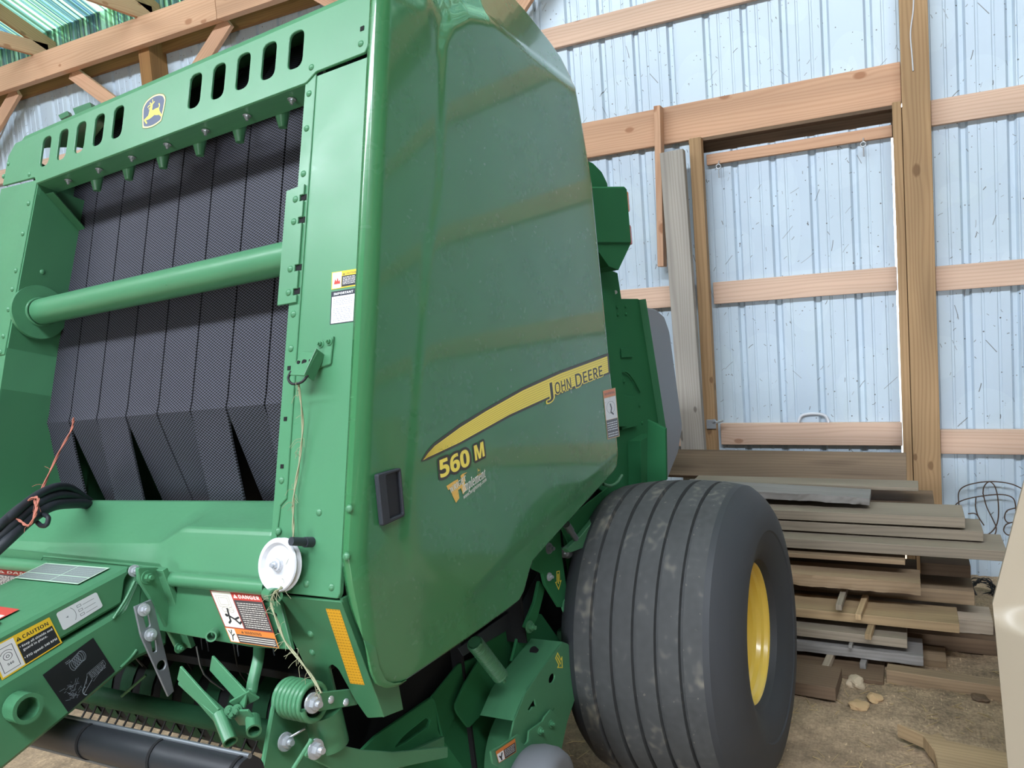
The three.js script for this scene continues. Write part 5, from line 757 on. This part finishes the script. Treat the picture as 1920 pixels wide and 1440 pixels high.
{ // plank in the foreground with a splintered end
  const s = new THREE.Shape([[-0.2, 0.08], [-0.02, 0.04], [0.02, 0.065], [0.06, 0.02], [1.0, 0.0], [1.0, -0.18], [0.02, -0.17], [0.0, -0.06], [-0.06, 0.03]].map((p) => new THREE.Vector2(p[0] * (p[0] > 0.5 ? 0.3 : 0.6), p[1]))), g = new THREE.ExtrudeGeometry(s, { depth: 0.045, bevelEnabled: true, bevelSize: 0.003, bevelThickness: 0.003, bevelSegments: 1 });
  g.rotateX(-Math.PI / 2); boxUV(g, 0); const o = mesh('plank', g, M.pale); const a = [-.04,2.078]; o.position.set(a[0] + 0.09, 0.012, a[1] + 0.02); o.rotation.set(0, -0.03, 0); tag(o, 'pale plank with a splintered end on the dirt in the foreground', 'plank');
}
function stone(px, r, sy, mat, label, k) { const g = new THREE.IcosahedronGeometry(r, 3), p = g.attributes.position; for (let i = 0; i < p.count; i++) { const v = V(p.getX(i), p.getY(i), p.getZ(i)), n = 1 + 0.45 * noise.noise(v.x / r * 1.1 + k, v.y / r * 1.1, v.z / r * 1.1) + 0.12 * noise.noise(v.x / r * 4, v.y / r * 4 + k, v.z / r * 4); p.setXYZ(i, v.x * n, v.y * n * sy, v.z * n); } const m = toCreasedNormals(g, 0.4); const o = mesh('stone', m, mat); o.position.set(px[0], hG(px[0], px[1]) + r * sy * 0.5, px[1]); return tag(o, label, 'stone'); }
M.stone = new THREE.MeshStandardMaterial({ color: 0xb6a58c, roughness: 0.9, bumpMap: wearTex, bumpScale: 0.004 }); M.stone2 = new THREE.MeshStandardMaterial({ color: 0xb89a72, roughness: 0.9, bumpMap: wearTex, bumpScale: 0.004 });
stone([-.236,1.6], 0.036, 0.8, M.stone, 'pale stone against the lowest board', 1); stone([-.158,1.714], 0.03, 0.6, M.stone2, 'tan stone in the dirt in front of the pile', 4); stone([-.215,1.785], 0.036, 0.45, M.stone2, 'flat yellowish stone nearest the wheel', 7); stone([.225,1.578], 0.03, 0.35, M.sawndark, 'dark flat clod right of the timber', 9);
// weathered board leaning by the door, and the cleat hanging above it
{
  const a = V(-1.27, 2.63, 0.17), b = V(-1.2, 0.4, 0.3), d = a.clone().sub(b), g = boxUV(lumber(0.148, d.length(), 0.06, 0.004), 1); const o = mesh('board', g, M.oldgrey); o.position.copy(a).add(b).multiplyScalar(0.5); o.quaternion.setFromUnitVectors(V(0, 1, 0), d.normalize()); tag(o, 'weathered grey board leaning upright beside the door', 'board');
  const c = V(-1.365, 2.94, 0.085), e = V(-1.4, 1.93, 0.085), f = c.clone().sub(e), g2 = boxUV(lumber(0.042, f.length(), 0.08), 1); const q = mesh('cleat', g2, M.fir2); q.position.copy(c).add(e).multiplyScalar(0.5); q.quaternion.setFromUnitVectors(V(0, 1, 0), f.normalize()); tag(q, 'narrow wooden cleat nailed over the header and hanging below it', 'cleat');
}
// wire garden edging leaning at the wall
{
  const P = (a) => a.map((p) => V(p[0], p[1], 0.05)), gs = [];
  for (const a of [[[.242,.397],[.244,.49],[.271,.522],[.381,.553],[.496,.544],[.558,.513]], [[.21,.395],[.248,.434],[.354,.469],[.469,.48],[.507,.46],[.52,.369]], [[.362,.485],[.368,.525],[.394,.554],[.417,.533],[.435,.427],[.423,.303],[.38,.248],[.336,.242]], [[.362,.485],[.378,.409],[.408,.333],[.422,.288],[.414,.247],[.395,.218]], [[.327,.462],[.324,.406],[.336,.351],[.363,.3]], [[.519,.409],[.475,.389],[.464,.345],[.479,.322],[.517,.33]], [[.512,.329],[.469,.309],[.458,.274],[.478,.251],[.508,.262]], [[.286,.364],[.32,.366],[.341,.339],[.335,.314]]]) gs.push(tube(P(a), 0.0035, 40, 6));
  tag(mesh('wire_edging', merge(gs), M.wire), 'rusty looped wire garden edging leaning against the wall panels', 'wire');
  const cs = []; for (let i = 0; i < 7; i++) { const a = [.33,-.011], r = rr(0.05, 0.1), q = []; for (let k = 0; k <= 20; k++) { const t = k / 20 * rr(4, 6.28); q.push(V(a[0] + rr(-0.01, 0.01) + r * Math.cos(t + i) * 0.8, a[1] + 0.02 + r * Math.sin(t + i) * 0.7, 0.3 + 0.03 * Math.sin(t * 2 + i))); } cs.push(tube(q, 0.003, 50, 5)); }
  tag(mesh('wire_coil', merge(cs), M.black), 'dark tangle of wire on the ground by the wall', 'wire');
}
// beige moulded panel standing at the right edge of the frame
{
  const E = [[.298,1.069,2.399],[.205,.72,2.479],[.21,.641,2.484],[.232,.233,2.51],[.24,.044,2.524]].map((p) => V(...p)); E.push(E[4].clone().setY(0.02)); E.unshift(E[0].clone().add(V(0.16, 0.32, -0.05)));
  const face = (u, v, o) => {
    const q = v * (E.length - 1), i = Math.min(E.length - 2, Math.floor(q)), p = E[i].clone().lerp(E[i + 1], q - i), low = sm(0.34, 0.5, v);
    return p.add(V(u * 0.75 + 0.01 * o, u * 0.02 - 0.0 * o, (0.1 + 0.28 * low) * Math.sin(u * 2.2) * 0.6 - 0.35 * u * (1 - low) - o));
  };
  const a = gridGeo(28, 60, (u, v) => face(u, v, 0)), b = gridGeo(28, 60, (u, v) => face(u, v, 0.018)), rim = gridGeo(1, 60, (u, v) => face(0, v, 0.018 * u)); M.beige.side = THREE.DoubleSide;
  tag(mesh('moulded_panel', merge([a, b, rim]), M.beige), 'glossy beige moulded panel standing at the right edge', 'panel');
}
scene.traverse((o) => { if (o.isMesh) o.castShadow = o.receiveShadow = true; });
renderer.render(scene, camera);
